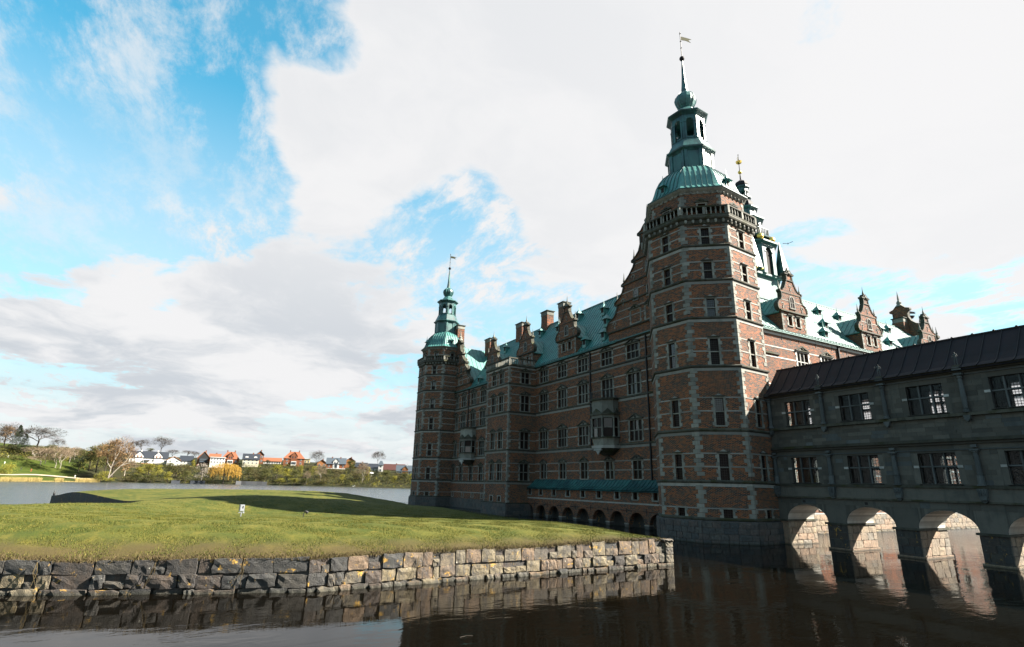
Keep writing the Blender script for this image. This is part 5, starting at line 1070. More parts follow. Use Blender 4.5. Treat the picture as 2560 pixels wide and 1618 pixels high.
# ivy / dry weeds hanging on the wall and grass
def blades(name, base, hgt, wid, mat, lean=.5):
    n = len(base); ang = rng.uniform(0, 2*PI, n); dx, dy = np.cos(ang)*wid, np.sin(ang)*wid; la = rng.uniform(0, 2*PI, n); ll = rng.uniform(0, lean, n)*hgt
    V = np.empty((n, 3, 3)); V[:, 0] = base+np.c_[-dx, -dy, -0.01*np.ones(n)]; V[:, 1] = base+np.c_[dx, dy, -0.01*np.ones(n)]; V[:, 2] = base+np.c_[np.cos(la)*ll, np.sin(la)*ll, hgt]
    me = bpy.data.meshes.new(name); me.vertices.add(3*n); me.vertices.foreach_set('co', V.ravel()); me.loops.add(3*n); me.loops.foreach_set('vertex_index', np.arange(3*n)); me.polygons.add(n); me.polygons.foreach_set('loop_start', np.arange(0, 3*n, 3)); me.polygons.foreach_set('loop_total', np.full(n, 3)); me.materials.append(MAT[mat]); me.update(); me.validate()
    return me
def scatter(n, x0, x1, y0, y1, dens=None):
    X = np.c_[rng.uniform(x0, x1, n), rng.uniform(y0, y1, n)]; X = X[inside(X[:, 0], X[:, 1], poly)]
    if dens is not None: X = X[rng.uniform(0, 1, len(X)) < dens(X)]
    return X
X1 = scatter(480000, -14, 27, 24, 58, lambda X: np.clip(1.35-(X[:, 1]-24)/26, .10, 1)); Z1 = np.maximum(hf(X1), .55)
lump = .6+.8*(np.sin(X1[:, 0]*1.9+np.sin(X1[:, 1]*1.7)*2)*.5+.5)
struct('grass', blades('grass', np.c_[X1, Z1], rng.uniform(.025, .060, len(X1))*(.7+.3*lump), rng.uniform(.006, .016, len(X1)), 'grass_blade'), kind='stuff')
fp = np.array(resamp(FRONT[3:], .02)[:-1500]) if False else None
seg = []
for a, b_ in zip(FRONT[3:-1], FRONT[4:]):
    a = np.array(a); b_ = np.array(b_); L = np.linalg.norm(b_-a); k = int(L*420); tt = rng.uniform(0, 1, k)[:, None]; off = np.abs(rng.normal(0, .28, k))[:, None]; nn = np.array([-(b_-a)[1], (b_-a)[0]])/L; seg.append(a+(b_-a)*tt+nn*(off-.06))
X2 = np.concatenate(seg); Z2 = np.maximum(hf(X2), .5); struct('dry_grass', blades('dry_grass', np.c_[X2, Z2-.03], rng.uniform(.05, .17, len(X2)), rng.uniform(.008, .02, len(X2)), 'dry_grass', 1.2), kind='stuff')
# roots and stalks hanging on the wall
for i, (x_, y_) in enumerate(((-9.2, 29.1), (-5.8, 27.75), (-4.3, 27.2), (-.6, 25.85), (2.3, 24.95), (9.1, 24.3))):
    mb = MB(); z0 = .95
    for k in range(3): mb.tube([(0, 0, 0), (random.uniform(-.1, .1), -.05, -.35), (random.uniform(-.3, .3), -.08, -.65-.12*k)], .010, .005, 4)
    tag(part('hanging_root', mb.mesh('hanging_root', 'dry_grass'), None, T(x_, y_-.16, z0)), 'dry root hanging on the granite wall, '+['leftmost', 'second from the left', 'third from the left', 'fourth from the left', 'fifth from the left', 'rightmost'][i], 'root', 'dry roots hanging on the moat wall')
# ------------------------------------------------------------------ water, lake bed
def grid(x0, x1, y0, y1, z): return [(x0, y0, z), (x1, y0, z), (x1, y1, z), (x0, y1, z)]
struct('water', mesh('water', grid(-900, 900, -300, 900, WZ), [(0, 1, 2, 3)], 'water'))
struct('lake_bed', mesh('lake_bed', grid(-900, 900, -300, 900, -3.), [(0, 1, 2, 3)], 'granite_dark'))
# ------------------------------------------------------------------ lawn floodlights
def flood(x_, y_, z_, rot, label, kind):
    t_ = thing('floodlight', label, 'floodlight', (x_, y_, z_), 'garden floodlights on the lawn'); M = T(x_, y_, z_) @ Matrix.Rotation(rot, 4, 'Z')
    if kind:
        part('post', MB().loft([(.035, -.1), (.035, .26)], 8).mesh('light_post', 'steel'), t_, M); part('housing', MB().box(-.125, .125, -.10, .10, .36, .73).mesh('light_housing', 'steel'), t_, M)
        part('front_pane', MB().box(-.10, .10, -.108, -.101, .39, .70).mesh('front_pane', 'steel'), t_, M); part('emblem', MB().prism([(-.0, .52), (.05, .50), (.07, .64), (.02, .67), (-.02, .60)], -.114, -.109).mesh('light_emblem', 'iron'), t_, M)
        part('yoke', MB().box(-.17, .17, -.04, .04, .26, .29).box(-.02, .02, -.03, .03, .24, .37).box(.08, .16, -.06, .06, .24, .33).mesh('light_yoke', 'steel'), t_, M)
    else:
        part('post', MB().loft([(.035, -.1), (.035, .28)], 8).mesh('spot_post', 'iron'), t_, M); mb = MB(); mb.tube([(0, 0, .28), (.07, 0, .36), (.16, 0, .42)], .03, .03, 6); part('arm', mb.mesh('spot_arm', 'iron'), t_, M)
        mb = MB(); mb.tube([(.08, 0, .44), (.16, 0, .42), (.28, 0, .33)], .06, .11, 10); part('lamp_head', mb.mesh('lamp_head', 'iron'), t_, M)
gz = lambda x_, y_: float(max(hf(np.array([[x_, y_]]))[0], .5))
for x_, y_, r_, l, k in ((3.01, 38.27, .25, 'pale grey box floodlight with a white front on the sunny part of the lawn', 1), (7.76, 44.99, .1, 'small black spotlight standing in the shadow on the lawn', 0), (24.6, 42.2, .6, 'small black spotlight at the right edge of the lawn, before the arcade', 0)):
    flood(x_, y_, gz(x_, y_), r_, l, k)
tag(part('bird', MB().loft([(.02, 0), (.10, .10), (.13, .25), (.10, .42), (.05, .52), (.055, .60), (.02, .66)], 8, sx=1, sy=1.2).mesh('bird', 'feather_black', True), None, T(-14.9, 93.6, gz(-14.9, 93.6)-.05)), 'black waterbird perched on the far point of the lawn wall', 'bird')
for x_, y_ in ((102.8, 412.5), (105.7, 416.)):
    mb = MB(); mb.loft([(.02, -.08), (.42, .05), (.50, .25), (.25, .50), (.05, .55)], 10, sx=1.5); mb.tube([(.5, 0, .3), (.75, 0, .6), (.68, 0, .95), (.85, 0, 1.0)], .09, .05, 6); tag(part('swan', mb.mesh('swan', 'feather_white', True), None, T(x_, y_, WZ) @ scale(1.3, 1.3, 1.3)), ('left' if x_ < 104 else 'right')+' one of two white swans near the far shore', 'swan', 'white swans near the far shore')
for x_, y_, z_ in ((76.1, 48.1, 41.3),):
    mb = MB(); mb.tube([(-.35, 0, 0), (0, 0, .02), (.3, 0, .0)], .07, .03, 6); mb.add([(0, 0, .03), (.15, .75, .25), (-.12, .7, .22), (-.15, 0, .03)], [(0, 1, 2, 3)]); mb.add([(0, 0, .03), (.15, -.75, .3), (-.12, -.7, .27), (-.15, 0, .03)], [(3, 2, 1, 0)])
    tag(part('bird', mb.mesh('flying_bird', 'feather_black'), None, T(x_, y_, z_) @ Matrix.Rotation(.6, 4, 'Z')), 'small dark bird flying in the sky right of the large tower', 'bird')
# floating stick
tag(part('stick', MB().tube([(0, 0, 0), (.2, .02, .01), (.42, .0, 0)], .008, .005, 5).mesh('stick', 'bark'), None, T(7.3, 15.7, WZ+.01) @ Matrix.Rotation(.1, 4, 'Z')), 'thin stick floating on the dark moat', 'stick')

# ------------------------------------------------------------------ far shore: hillside, path
TERR = [(-122.8, 317.1, 4.0), (-146.1, 372.4, 11.2), (-173.5, 436.8, 20.6), (-222.0, 557.4, 27.8), (-83.3, 379.0, -0.1), (-86.1, 390.6, 0.9), (-89.6, 405.2, 2.4), (-96.4, 429.3, 8.9), (-104.5, 458.2, 16.4), (-116.6, 506.8, 22.5), (-146.0, 633.4, 28.4), (-63.5, 407.1, -0.3), (-65.7, 419.9, 0.8), (-68.5, 432.6, 4.7), (-71.6, 446.3, 9.0), (-77.3, 473.7, 15.7), (-87.9, 532.8, 22.3), (-106.0, 641.3, 26.8), (-37.7, 434.4, -0.1), (-38.8, 444.3, 0.6), (-41.9, 468.1, 5.9), (-45.7, 497.9, 12.2), (-52.3, 557.6, 19.4), (-63.9, 677.0, 24.6), (-5.2, 446.0, 0.1), (-5.5, 456.0, 1.0), (-6.9, 480.0, 7.6), (-8.1, 499.9, 13.6), (-9.8, 559.9, 18.7), (-12.2, 699.9, 22.4), (31.9, 450.9, 0.2), (32.4, 460.9, 1.6), (32.6, 478.9, 8.8), (33.1, 498.9, 14.5), (36.5, 558.8, 19.9), (45.6, 698.5, 23.8), (70.3, 436.4, 0.5), (71.7, 446.3, 1.7), (75.1, 474.1, 10.6), (77.7, 493.9, 15.3), (86.5, 553.3, 20.3), (108.2, 691.6, 24.4), (106.5, 408.3, 0.4), (109.7, 421.0, 1.5), (117.7, 455.0, 9.6), (124.9, 484.2, 13.6), (139.7, 542.3, 16.9), (174.5, 677.9, 21.1), (135.1, 379.7, 0.5), (139.0, 391.0, 1.6), (153.6, 433.6, 8.4), (166.9, 471.3, 10.4), (186.6, 528.0, 15.3), (233.2, 660.0, 19.0), (205.5, 301.6, 0.3), (214.0, 314.0, 2.2), (247.8, 363.6, 8.4), (337.9, 495.8, 14.0)]
SHORE = [(-122.6, 306.4), (-105.3, 333.8), (-82.8, 376.0), (-63.4, 405.1), (-37.9, 433.3), (-5.5, 445.0), (31.3, 448.9), (69.6, 434.5), (105.6, 406.5), (133.7, 377.0), (156.1, 346.4), (202.7, 297.5)]
sh = np.array(SHORE); ta = np.array(TERR)
tf = tps(ta[:, :2]*.2, ta[:, 2], .3)
def shore_d(x, y):                                   # signed distance beyond the shoreline, by bearing
    a = np.arctan2(x, y); sa = np.arctan2(sh[:, 0], sh[:, 1]); return np.hypot(x, y)-np.interp(a, sa, np.hypot(sh[:, 0], sh[:, 1]))
def hill_z(x, y):
    x = np.atleast_1d(np.asarray(x, float)); y = np.atleast_1d(np.asarray(y, float)); d = shore_d(x, y); z = tf(np.c_[x, y]*.2)
    z = np.clip(z, .25, 31); return np.where(d < 0, -.6, np.minimum(z, .25+d*.8))
az = np.linspace(R(-50), R(58), 300); dd = np.concatenate([np.linspace(-8, 20, 10), np.linspace(24, 160, 40), np.linspace(175, 420, 14)])
vs_ = []; 
for a in az:
    s_ = np.interp(a, np.arctan2(sh[:, 0], sh[:, 1]), np.hypot(sh[:, 0], sh[:, 1]))
    for d in dd: vs_.append((math.sin(a)*(s_+d), math.cos(a)*(s_+d)))
vs_ = np.array(vs_); zz_ = hill_z(vs_[:, 0], vs_[:, 1]); n = len(dd)
zz_ = zz_+np.where(zz_ > 2, (np.sin(vs_[:, 0]*.11)+np.sin(vs_[:, 1]*.17+vs_[:, 0]*.07))*.25, 0)
struct('hillside', mesh('hillside', [(a, b_, c) for (a, b_), c in zip(vs_, zz_)], [(i*n+j, i*n+j+1, (i+1)*n+j+1, (i+1)*n+j) for i in range(len(az)-1) for j in range(n-1)], 'hill', smooth=True))
PATH = [(-96.4, 393.4, 1.8), (-89.0, 402.3, 2.5), (-85.2, 407.2, 3.1), (-81.4, 413.1, 3.9), (-77.1, 418.0, 4.3), (-70.6, 422.1, 4.4), (-63.5, 425.3, 4.3), (-55.2, 428.5, 4.1), (-48.7, 433.3, 3.9)]
pv_ = []; 
for (a, b_, c) in PATH:
    for dn in (-1.4, 1.4):
        L = math.hypot(a, b_); x_, y_ = a*(1+dn/L), b_*(1+dn/L); pv_.append((x_, y_, float(hill_z(x_, y_)[0])+.18))
struct('path', mesh('path', pv_, [(2*i, 2*i+1, 2*i+3, 2*i+2) for i in range(len(PATH)-1)], 'path_gravel'))
# quay wall strips along the water
def quay(P, h, mat, label):
    mb = MB()
    for (a, b_), (c, d) in zip(P[:-1], P[1:]):
        L = math.hypot(a, b_); e = 1+1.2/L; L2 = math.hypot(c, d); e2 = 1+1.2/L2
        mb.add([(a, b_, -.6), (c, d, -.6), (c, d, h), (a, b_, h), (a*e, b_*e, h), (c*e2, d*e2, h)], [(0, 1, 2, 3), (3, 2, 5, 4)])
    tag(part('quay_wall', mb.mesh('quay_wall', mat), None, Matrix()), label, 'wall')
def shp(px0, px1, n=6):
    out = []
    for k in range(n+1):
        a = px0+(px1-px0)*k/n; a = R(a); s_ = np.interp(a, np.arctan2(sh[:, 0], sh[:, 1]), np.hypot(sh[:, 0], sh[:, 1]))-1; out.append((math.sin(a)*s_, math.cos(a)*s_))
    return out
quay(shp(-1.34, -0.68), 1.9, 'slate', 'dark blue-grey quay wall at the water below the orange-roofed cottage')
quay(shp(0.10, 1.24), 1.9, 'slate', 'blue-grey quay wall beneath the pale blossoming tree')
quay(shp(3.69, 6.28), 2.2, 'concrete', 'painted grey quay wall along the water right of the golden willow')
# reeds
ax = rng.uniform(R(-13.2), R(-6.3), 12000); sx_ = np.interp(ax, np.arctan2(sh[:, 0], sh[:, 1]), np.hypot(sh[:, 0], sh[:, 1]))+rng.uniform(-1, 5, len(ax)); X = np.c_[np.sin(ax)*sx_, np.cos(ax)*sx_]
hh_ = rng.uniform(1.2, 2.6, len(ax))*np.where(np.sin(ax*90)+np.sin(ax*231) > -.4, 1, .25)
struct('reeds', blades('reeds', np.c_[X, np.full(len(ax), -.1)], hh_, rng.uniform(.03, .09, len(ax)), 'reed', .5), kind='stuff')

# ------------------------------------------------------------------ trees
def leaf_cloud(mb_v, mb_f, cx, cy, cz, rx, ry, rz, n, sz, r_, shell=.55):
    for _ in range(n):
        while True:
            p = np.array([r_.gauss(0, 1), r_.gauss(0, 1), r_.gauss(0, 1)]); l = np.linalg.norm(p)
            if l > .1: break
        p = p/l*(shell+(1-shell)*r_.random())*(.85+.3*r_.random()); c = np.array([cx+p[0]*rx, cy+p[1]*ry, cz+p[2]*rz]); a = np.array([r_.uniform(-1, 1) for _ in range(3)])*sz; b_ = np.array([r_.uniform(-1, 1) for _ in range(3)])*sz
        i = len(mb_v); mb_v += [tuple(c-a), tuple(c+b_), tuple(c+a)]; mb_f.append((i, i+1, i+2))
def crown(kind, seed):
    """unit crown: height 1, width 1 (diameter), base of the tree at z=0"""
    r_ = random.Random(seed); v = []; f = []
    if kind == 'bush':
        for k in range(16):
            a = r_.uniform(0, 2*PI); rr_ = r_.uniform(0, .30); z_ = r_.uniform(.22, .80); q_ = r_.uniform(.12, .22)*(1.1-.4*abs(z_-.45)); leaf_cloud(v, f, rr_*math.cos(a), rr_*math.sin(a), z_, q_*1.1, q_*1.1, q_*.9, 130, .022, r_)
    elif kind == 'tall':
        for k in range(22):
            a = r_.uniform(0, 2*PI); z_ = r_.uniform(.25, .92); rr_ = r_.uniform(.05, .34)*(1.15-z_*.8); q_ = r_.uniform(.09, .17); leaf_cloud(v, f, rr_*math.cos(a), rr_*math.sin(a), z_, q_*1.15, q_*1.15, q_*.75, 110, .020, r_)
    elif kind == 'conifer':
        for k in range(26):
            z_ = .12+.85*k/26; w = .42*(1-z_)*1.05+.04
            for j in range(4): a = r_.uniform(0, 2*PI); leaf_cloud(v, f, w*.6*math.cos(a), w*.6*math.sin(a), z_, w*.5, w*.5, .035, 34, .02, r_)
    elif kind == 'willow':
        for k in range(150):
            a = r_.uniform(0, 2*PI); rr_ = .44*math.sqrt(r_.random()); zt = .62+.34*math.sqrt(max(0, 1-(rr_/.46)**2))*r_.uniform(.85, 1); L = r_.uniform(.3, .62)
            for m_ in range(26):
                tt = m_/26; c = np.array([rr_*math.cos(a)*(1+.12*tt), rr_*math.sin(a)*(1+.12*tt), max(.04, zt-L*tt)])+np.array([r_.uniform(-1, 1)*.012 for _ in range(3)]); i = len(v); w = .012; v += [tuple(c), tuple(c+np.array([w*r_.uniform(-1, 1), w*r_.uniform(-1, 1), -.045])), tuple(c+np.array([w, r_.uniform(-w, w), -.02]))]; f.append((i, i+1, i+2))
    return v, f
def branches(seed, depth=5, spread=.55, rise=.9, th=.022, gen=3, twig=.006, base=.28, w=1.):
    """bare tree skeleton in a unit box, triangular twigs"""
    r_ = random.Random(seed); mb = MB(); tw = MB()
    def rec(p, d, L, t_, k):
        q_ = p+d*L; m_ = (p+q_)/2+Vector((r_.uniform(-1, 1), r_.uniform(-1, 1), 0))*L*.07
        (mb if k < 3 else tw).tube([p, m_, q_], t_, t_*.68, 4 if k < 2 else 3)
        if k >= depth: return
        for _ in range(gen if k < depth-1 else gen+1):
            nd = (d+Vector((r_.gauss(0, spread)*w, r_.gauss(0, spread)*w, r_.gauss(0, .22)+(.05 if k < 3 else -.02)))).normalized(); rec(q_ if r_.random() < .7 else m_, nd, L*r_.uniform(.62, .82), t_*.62, k+1)
    rec(Vector((0, 0, 0)), Vector((r_.uniform(-.05, .05), r_.uniform(-.05, .05), 1)), base, th, 0)
    allv = np.array([tuple(a) for a in mb.v+tw.v]); zmax = allv[:, 2].max(); rx_ = np.percentile(np.hypot(allv[:, 0], allv[:, 1]), 99)
    for M_ in (mb, tw): M_.v = [Vector((a.x*.5/rx_, a.y*.5/rx_, a.z/zmax)) for a in M_.v]
    return mb, tw
CR = {}
def twig_cloud(seed, n=3200, flat=.8):
    r_ = np.random.default_rng(seed); d = r_.normal(size=(n, 3)); d /= np.linalg.norm(d, axis=1)[:, None]; d[:, 2] = np.where(d[:, 2] < -.35, -d[:, 2], d[:, 2])
    lump = 1+.16*np.sin(d[:, 0]*5+seed)+.13*np.sin(d[:, 1]*6+d[:, 2]*4)
    rad = (r_.uniform(.45, 1., n)**.6)*lump; c = np.c_[d[:, 0]*.46*rad, d[:, 1]*.46*rad, .60+d[:, 2]*.38*rad]; L = r_.uniform(.03, .075, n)[:, None]; dd_ = d+r_.normal(size=(n, 3))*.55; dd_[:, 2] += .35; dd_ /= np.linalg.norm(dd_, axis=1)[:, None]; w = r_.normal(size=(n, 3))*.0022
    V = np.stack([c-w, c+w, c+dd_*L], 1).reshape(-1, 3); return [tuple(v) for v in V], [(3*i, 3*i+1, 3*i+2) for i in range(n)]
def twig_mesh(mat, seed):
    k = ('tw', mat, seed)
    if k not in CR: CR[k] = mesh('fine_twigs', *twig_cloud(seed), mat)
    return CR[k]
def crown_mesh(kind, mat, seed):
    k = (kind, mat, seed)
    if k not in CR: v, f = crown(kind, seed); CR[k] = mesh('crown', v, f, mat)
    return CR[k]
def trunk_mesh(mat, h=.6, r_=.02):
    k = ('trunk', mat, h, r_)
    if k not in CR:
        mb = MB(); mb.tube([(0, 0, -.05), (.01, 0, h*.5), (-.01, .01, h)], r_*1.3, r_*.5, 6)
        for a in range(5): mb.tube([(0, 0, h*(.4+.12*a)), (.13*math.cos(a*2.4), .13*math.sin(a*2.4), h*(.65+.13*a))], r_*.5, r_*.15, 4)
        CR[k] = mb.mesh('trunk', mat)
    return CR[k]
BR = {}
def br_mesh(kind, m1, m2, seed):
    k = (kind, m1, m2, seed)
    if k not in BR:
        if kind == 'broad': a, b_ = branches(seed, 6, .55, .9, .015, 3, base=.20)
        elif kind == 'tall': a, b_ = branches(seed, 6, .40, .9, .014, 3, base=.26)
        else: a, b_ = branches(seed, 5, .45, .9, .013, 3, base=.22)
        BR[k] = (a.mesh('trunk', m1), b_.mesh('twigs', m2))
    return BR[k]
TREES = [('bare', -110.2, 487.7, 19.8, 14.9, 16.1), ('conifer', -102.2, 479.2, 19.3, 15.0, 8.9), ('conifer', -98.8, 482.0, 20.1, 9.0, 6.9), ('bare', -92.6, 486.3, 20.1, 13.8, 22.8), ('bare_dark', -82.9, 493.1, 20.9, 6.2, 8.4), ('evergreen', -93.5, 460.6, 17.0, 4.4, 19.7), ('shrub_olive', -101.2, 464.1, 17.3, 3.9, 13.3), ('shrub_olive', -84.8, 462.3, 16.2, 5.7, 16.4), ('twig', -84.3, 442.0, 12.9, 6.6, 11.3), ('twig', -77.8, 438.1, 9.8, 8.9, 9.3), ('twig', -71.7, 434.1, 7.6, 12.6, 10.5), ('twig', -68.6, 429.6, 7.2, 11.6, 7.9), ('twig', -79.0, 432.9, 9.2, 5.1, 12.3), ('leafy', -82.0, 472.9, 16.7, 5.9, 13.4), ('leafy', -73.6, 464.2, 15.5, 5.5, 11.2), ('twig', -68.7, 454.8, 10.5, 9.9, 8.4), ('evergreen', -60.5, 435.8, 6.1, 10.0, 10.5), ('shrub_olive', -64.6, 470.6, 13.5, 7.8, 11.3), ('leafy', -56.6, 446.4, 7.1, 14.5, 13.8), ('leafy', -52.2, 441.9, 6.4, 16.1, 14.3), ('twig', -69.5, 474.9, 13.4, 7.8, 10.1), ('yellow_shrub', -68.2, 439.7, 10.2, 4.8, 3.7), ('shrub_yellow', -88.3, 405.5, -0.3, 10.6, 8.7), ('bare_gold', -42.1, 427.9, 2.3, 23.2, 21.0), ('birch', -43.2, 422.8, 2.3, 20.3, 11.9), ('shrub_yellow', -46.6, 421.4, 0.1, 6.7, 8.3), ('shrub_yellow', -42.1, 425.9, -0.1, 3.3, 7.2), ('leafy', -48.7, 452.4, 6.1, 18.2, 12.7), ('twig', -36.7, 438.5, 3.9, 9.8, 12.3), ('bare_dark', -43.2, 538.3, 22.3, 8.0, 7.6), ('bare_dark', -37.3, 538.7, 22.3, 9.6, 9.8), ('bare_dark', -23.8, 539.5, 22.9, 11.7, 13.6), ('leafy', -30.4, 529.1, 21.0, 4.3, 9.6), ('bare_dark', -15.1, 529.8, 19.5, 5.3, 8.9), ('bare_dark', -4.6, 535.0, 20.1, 4.8, 9.0), ('bare_dark', 1.2, 520.0, 17.4, 6.2, 5.8), ('yellow_shrub', -30.3, 454.0, 4.1, 5.7, 10.8), ('yellow_shrub', -24.9, 459.3, 4.3, 7.9, 12.9), ('leafy', -29.7, 439.0, 0.1, 5.2, 12.3), ('yellow_shrub', -18.8, 444.6, 1.8, 9.4, 8.1), ('leafy', -13.3, 459.8, 4.6, 8.5, 11.6), ('shrub_olive', -8.5, 459.9, 4.7, 8.0, 11.6), ('yellow_shrub', -12.6, 444.8, 0.4, 6.7, 9.3), ('leafy', -2.4, 445.0, 0.7, 7.3, 9.3), ('shrub_olive', -1.3, 460.0, 4.9, 7.6, 9.7), ('yellow_shrub', 0.5, 475.0, 10.6, 5.6, 4.0), ('leafy', -22.0, 439.4, 0.0, 4.7, 15.4), ('blossom', 7.2, 447.9, 1.4, 11.7, 12.5), ('willow', 20.6, 445.5, 0.6, 14.0, 18.1), ('leafy', 29.3, 454.1, 1.3, 7.7, 8.3), ('shrub_olive', 14.2, 464.8, 2.5, 8.3, 9.8), ('evergreen', 32.2, 473.9, 8.7, 8.2, 6.6), ('shrub_olive', 27.9, 469.2, 8.5, 5.7, 9.9), ('leafy', 37.3, 458.5, 3.1, 9.0, 10.9), ('shrub_olive', 42.3, 453.0, 2.1, 9.0, 12.7), ('evergreen', 50.1, 467.3, 12.1, 6.5, 4.6), ('leafy', 47.7, 452.5, 2.0, 9.3, 10.8), ('yellow_shrub', 56.0, 456.6, 4.7, 9.8, 14.2), ('yellow_shrub', 61.8, 445.7, 2.3, 9.3, 12.6), ('leafy', 67.3, 444.9, 2.1, 8.5, 11.3), ('yellow_shrub', 73.0, 456.2, 3.9, 10.8, 5.8), ('bare_dark', 93.6, 511.5, 15.5, 12.5, 10.9), ('shrub_olive', 81.0, 473.1, 10.2, 5.5, 8.7), ('yellow_shrub', 82.4, 452.6, 5.3, 8.8, 9.7), ('twig', 84.2, 437.0, 2.0, 12.5, 8.1), ('twig', 73.9, 433.7, 1.0, 8.6, 4.9), ('leafy', 91.1, 450.9, 4.4, 8.3, 10.9), ('shrub_olive', 85.7, 431.6, 0.4, 6.7, 13.5), ('shrub_olive', 98.4, 449.3, 3.1, 10.4, 11.6), ('yellow_shrub', 98.4, 428.9, 1.8, 6.8, 7.4), ('leafy', 112.6, 466.6, 9.5, 10.4, 13.4), ('twig', 112.3, 425.4, 1.5, 15.0, 9.2), ('shrub_olive', 110.5, 436.2, 2.6, 9.7, 12.6), ('yellow_shrub', 117.2, 429.3, 1.6, 12.8, 6.2), ('bare_dark', 147.0, 509.2, 17.4, 12.7, 11.9), ('evergreen', 126.0, 442.4, 3.4, 10.3, 8.4), ('yellow_shrub', 116.7, 408.7, 0.7, 2.5, 4.8), ('leafy', 129.1, 420.6, 1.9, 10.4, 13.5), ('yellow_shrub', 131.7, 409.3, 1.2, 7.1, 8.4), ('leafy', 138.6, 407.1, 0.8, 10.0, 12.0), ('yellow_shrub', 141.9, 400.6, 0.7, 9.6, 8.9), ('shrub_olive', 141.8, 427.1, 5.7, 6.0, 12.6), ('leafy', 149.6, 403.1, 0.8, 10.9, 12.0), ('leafy', 160.6, 398.9, 0.5, 11.5, 12.0), ('shrub_olive', -33.9, 438.7, 0.0, 3.9, 9.2), ('yellow_shrub', 56.9, 438.3, 0.9, 3.8, 9.3), ('yellow_shrub', 65.9, 435.0, 0.8, 4.1, 12.3), ('leafy', 72.7, 434.0, 0.4, 4.7, 12.3), ('leafy', 100.8, 420.1, 0.8, 3.9, 9.1)]
KLAB = {'bare': ('large bare brown tree', 'tree', 'bare_tree'), 'bare_dark': ('bare dark tree', 'tree', 'bare_tree'), 'bare_gold': ('tall golden brown budding tree', 'tree', 'budding_tree'), 'birch': ('white-barked leaning birch', 'tree', 'birch_tree'), 'conifer': ('dark conifer', 'tree', 'conifer_tree'),
        'evergreen': ('dark green evergreen', 'tree', 'evergreen_tree'), 'leafy': ('olive green bushy tree', 'tree', 'bushy_tree'), 'twig': ('pinkish brown twiggy tree', 'tree', 'twiggy_tree'), 'shrub_olive': ('brown olive shrub', 'shrub', 'shrub'), 'shrub_yellow': ('bright yellow green shrub', 'shrub', 'shrub'),
        'yellow_shrub': ('yellow green budding tree', 'tree', 'budding_tree'), 'blossom': ('pale blossoming tree', 'tree', 'blossoming_tree'), 'willow': ('golden weeping willow', 'tree', 'willow_tree')}
TWHERE = ['on the ridge at the left edge of the far hill', 'on the ridge at the left edge of the far hill', 'on the ridge on the left hill above the grass slope', 'on the ridge on the left hill above the grass slope', 'on the ridge atop the grass slope', 'on the ridge on the left hill above the grass slope', 'on the ridge at the left edge of the far hill', 'on the ridge atop the grass slope', 'on the ridge on the left hill above the grass slope', 'on the ridge atop the grass slope, the right of two', 'mid-bank atop the grass slope', 'mid-bank right of the grass slope', 'on the ridge atop the grass slope, the left of two', 'on the ridge atop the grass slope', 'on the ridge right of the grass slope', 'on the ridge right of the grass slope, the left of two', 'mid-bank left of the leaning birch', 'on the ridge left of the leaning birch', 'mid-bank left of the leaning birch, the left of two', 'mid-bank left of the leaning birch, the right of two', 'on the ridge right of the grass slope, the right of two', 'on the ridge right of the grass slope', 'at the shore at the left edge of the far hill', 'mid-bank behind the leaning birch', 'mid-bank behind the leaning birch', 'at the shore behind the leaning birch, the left of two', 'at the shore behind the leaning birch, the right of two', 'mid-bank behind the leaning birch', 'mid-bank just right of the birch', 'on the ridge just right of the birch', 'on the ridge below the white house left half', 'on the ridge below the white house right half, the left of two', 'on the ridge below the white house left half', 'on the ridge below the white house right half, the right of two', 'on the ridge below the orange-roofed cottage', 'on the ridge below the dark slate-roofed house', 'mid-bank below the white house left half, the left of two', 'mid-bank below the white house left half, the right of two', 'at the shore below the white house left half', 'at the shore below the white house right half, the left of two', 'mid-bank below the white house right half', 'mid-bank below the orange-roofed cottage, the left of two', 'at the shore below the white house right half, the right of two', 'at the shore below the orange-roofed cottage', 'mid-bank below the orange-roofed cottage, the right of two', 'on the ridge below the dark slate-roofed house', 'at the shore below the white house right half', 'at the shore below the dark slate-roofed house', 'at the shore below the orange hipped villa', 'at the shore below the orange hipped villa', 'mid-bank below the modern white house', 'mid-bank below the orange hipped villa', 'mid-bank below the orange hipped villa', 'mid-bank below the cream house', 'at the shore below the cream house', 'on the ridge below the long red roof', 'at the shore below the long red roof', 'mid-bank below the long red roof', 'mid-bank below the large red villa, the left of two', 'at the shore below the large red villa', 'mid-bank below the large red villa, the right of two', 'on the ridge below the pale yellow building', 'on the ridge below the pale yellow building', 'mid-bank below the pale yellow building', 'at the shore below the small brick cottage', 'at the shore below the pale yellow building', 'mid-bank below the small brick cottage', 'at the shore below the small brick cottage', 'mid-bank below the blue-roofed villa', 'at the shore below the blue-roofed villa', 'on the ridge below the blue-roofed villa', 'at the shore below the dark blue roof', 'mid-bank below the dark blue roof', 'at the shore below the dark blue roof', 'on the ridge below the white turret', 'mid-bank below the white turret', 'at the shore below the white turret', 'at the shore below the white turret', 'at the shore below the dark red roof', 'at the shore beside the far tower, the left of two', 'at the shore beside the far tower', 'mid-bank below the dark red roof', 'at the shore beside the far tower, the right of two', 'at the shore behind the far tower', 'at the shore just right of the birch', 'at the shore below the large red villa, the left of two', 'at the shore below the large red villa, the right of two', 'at the shore below the pale yellow building', 'at the shore below the blue-roofed villa']
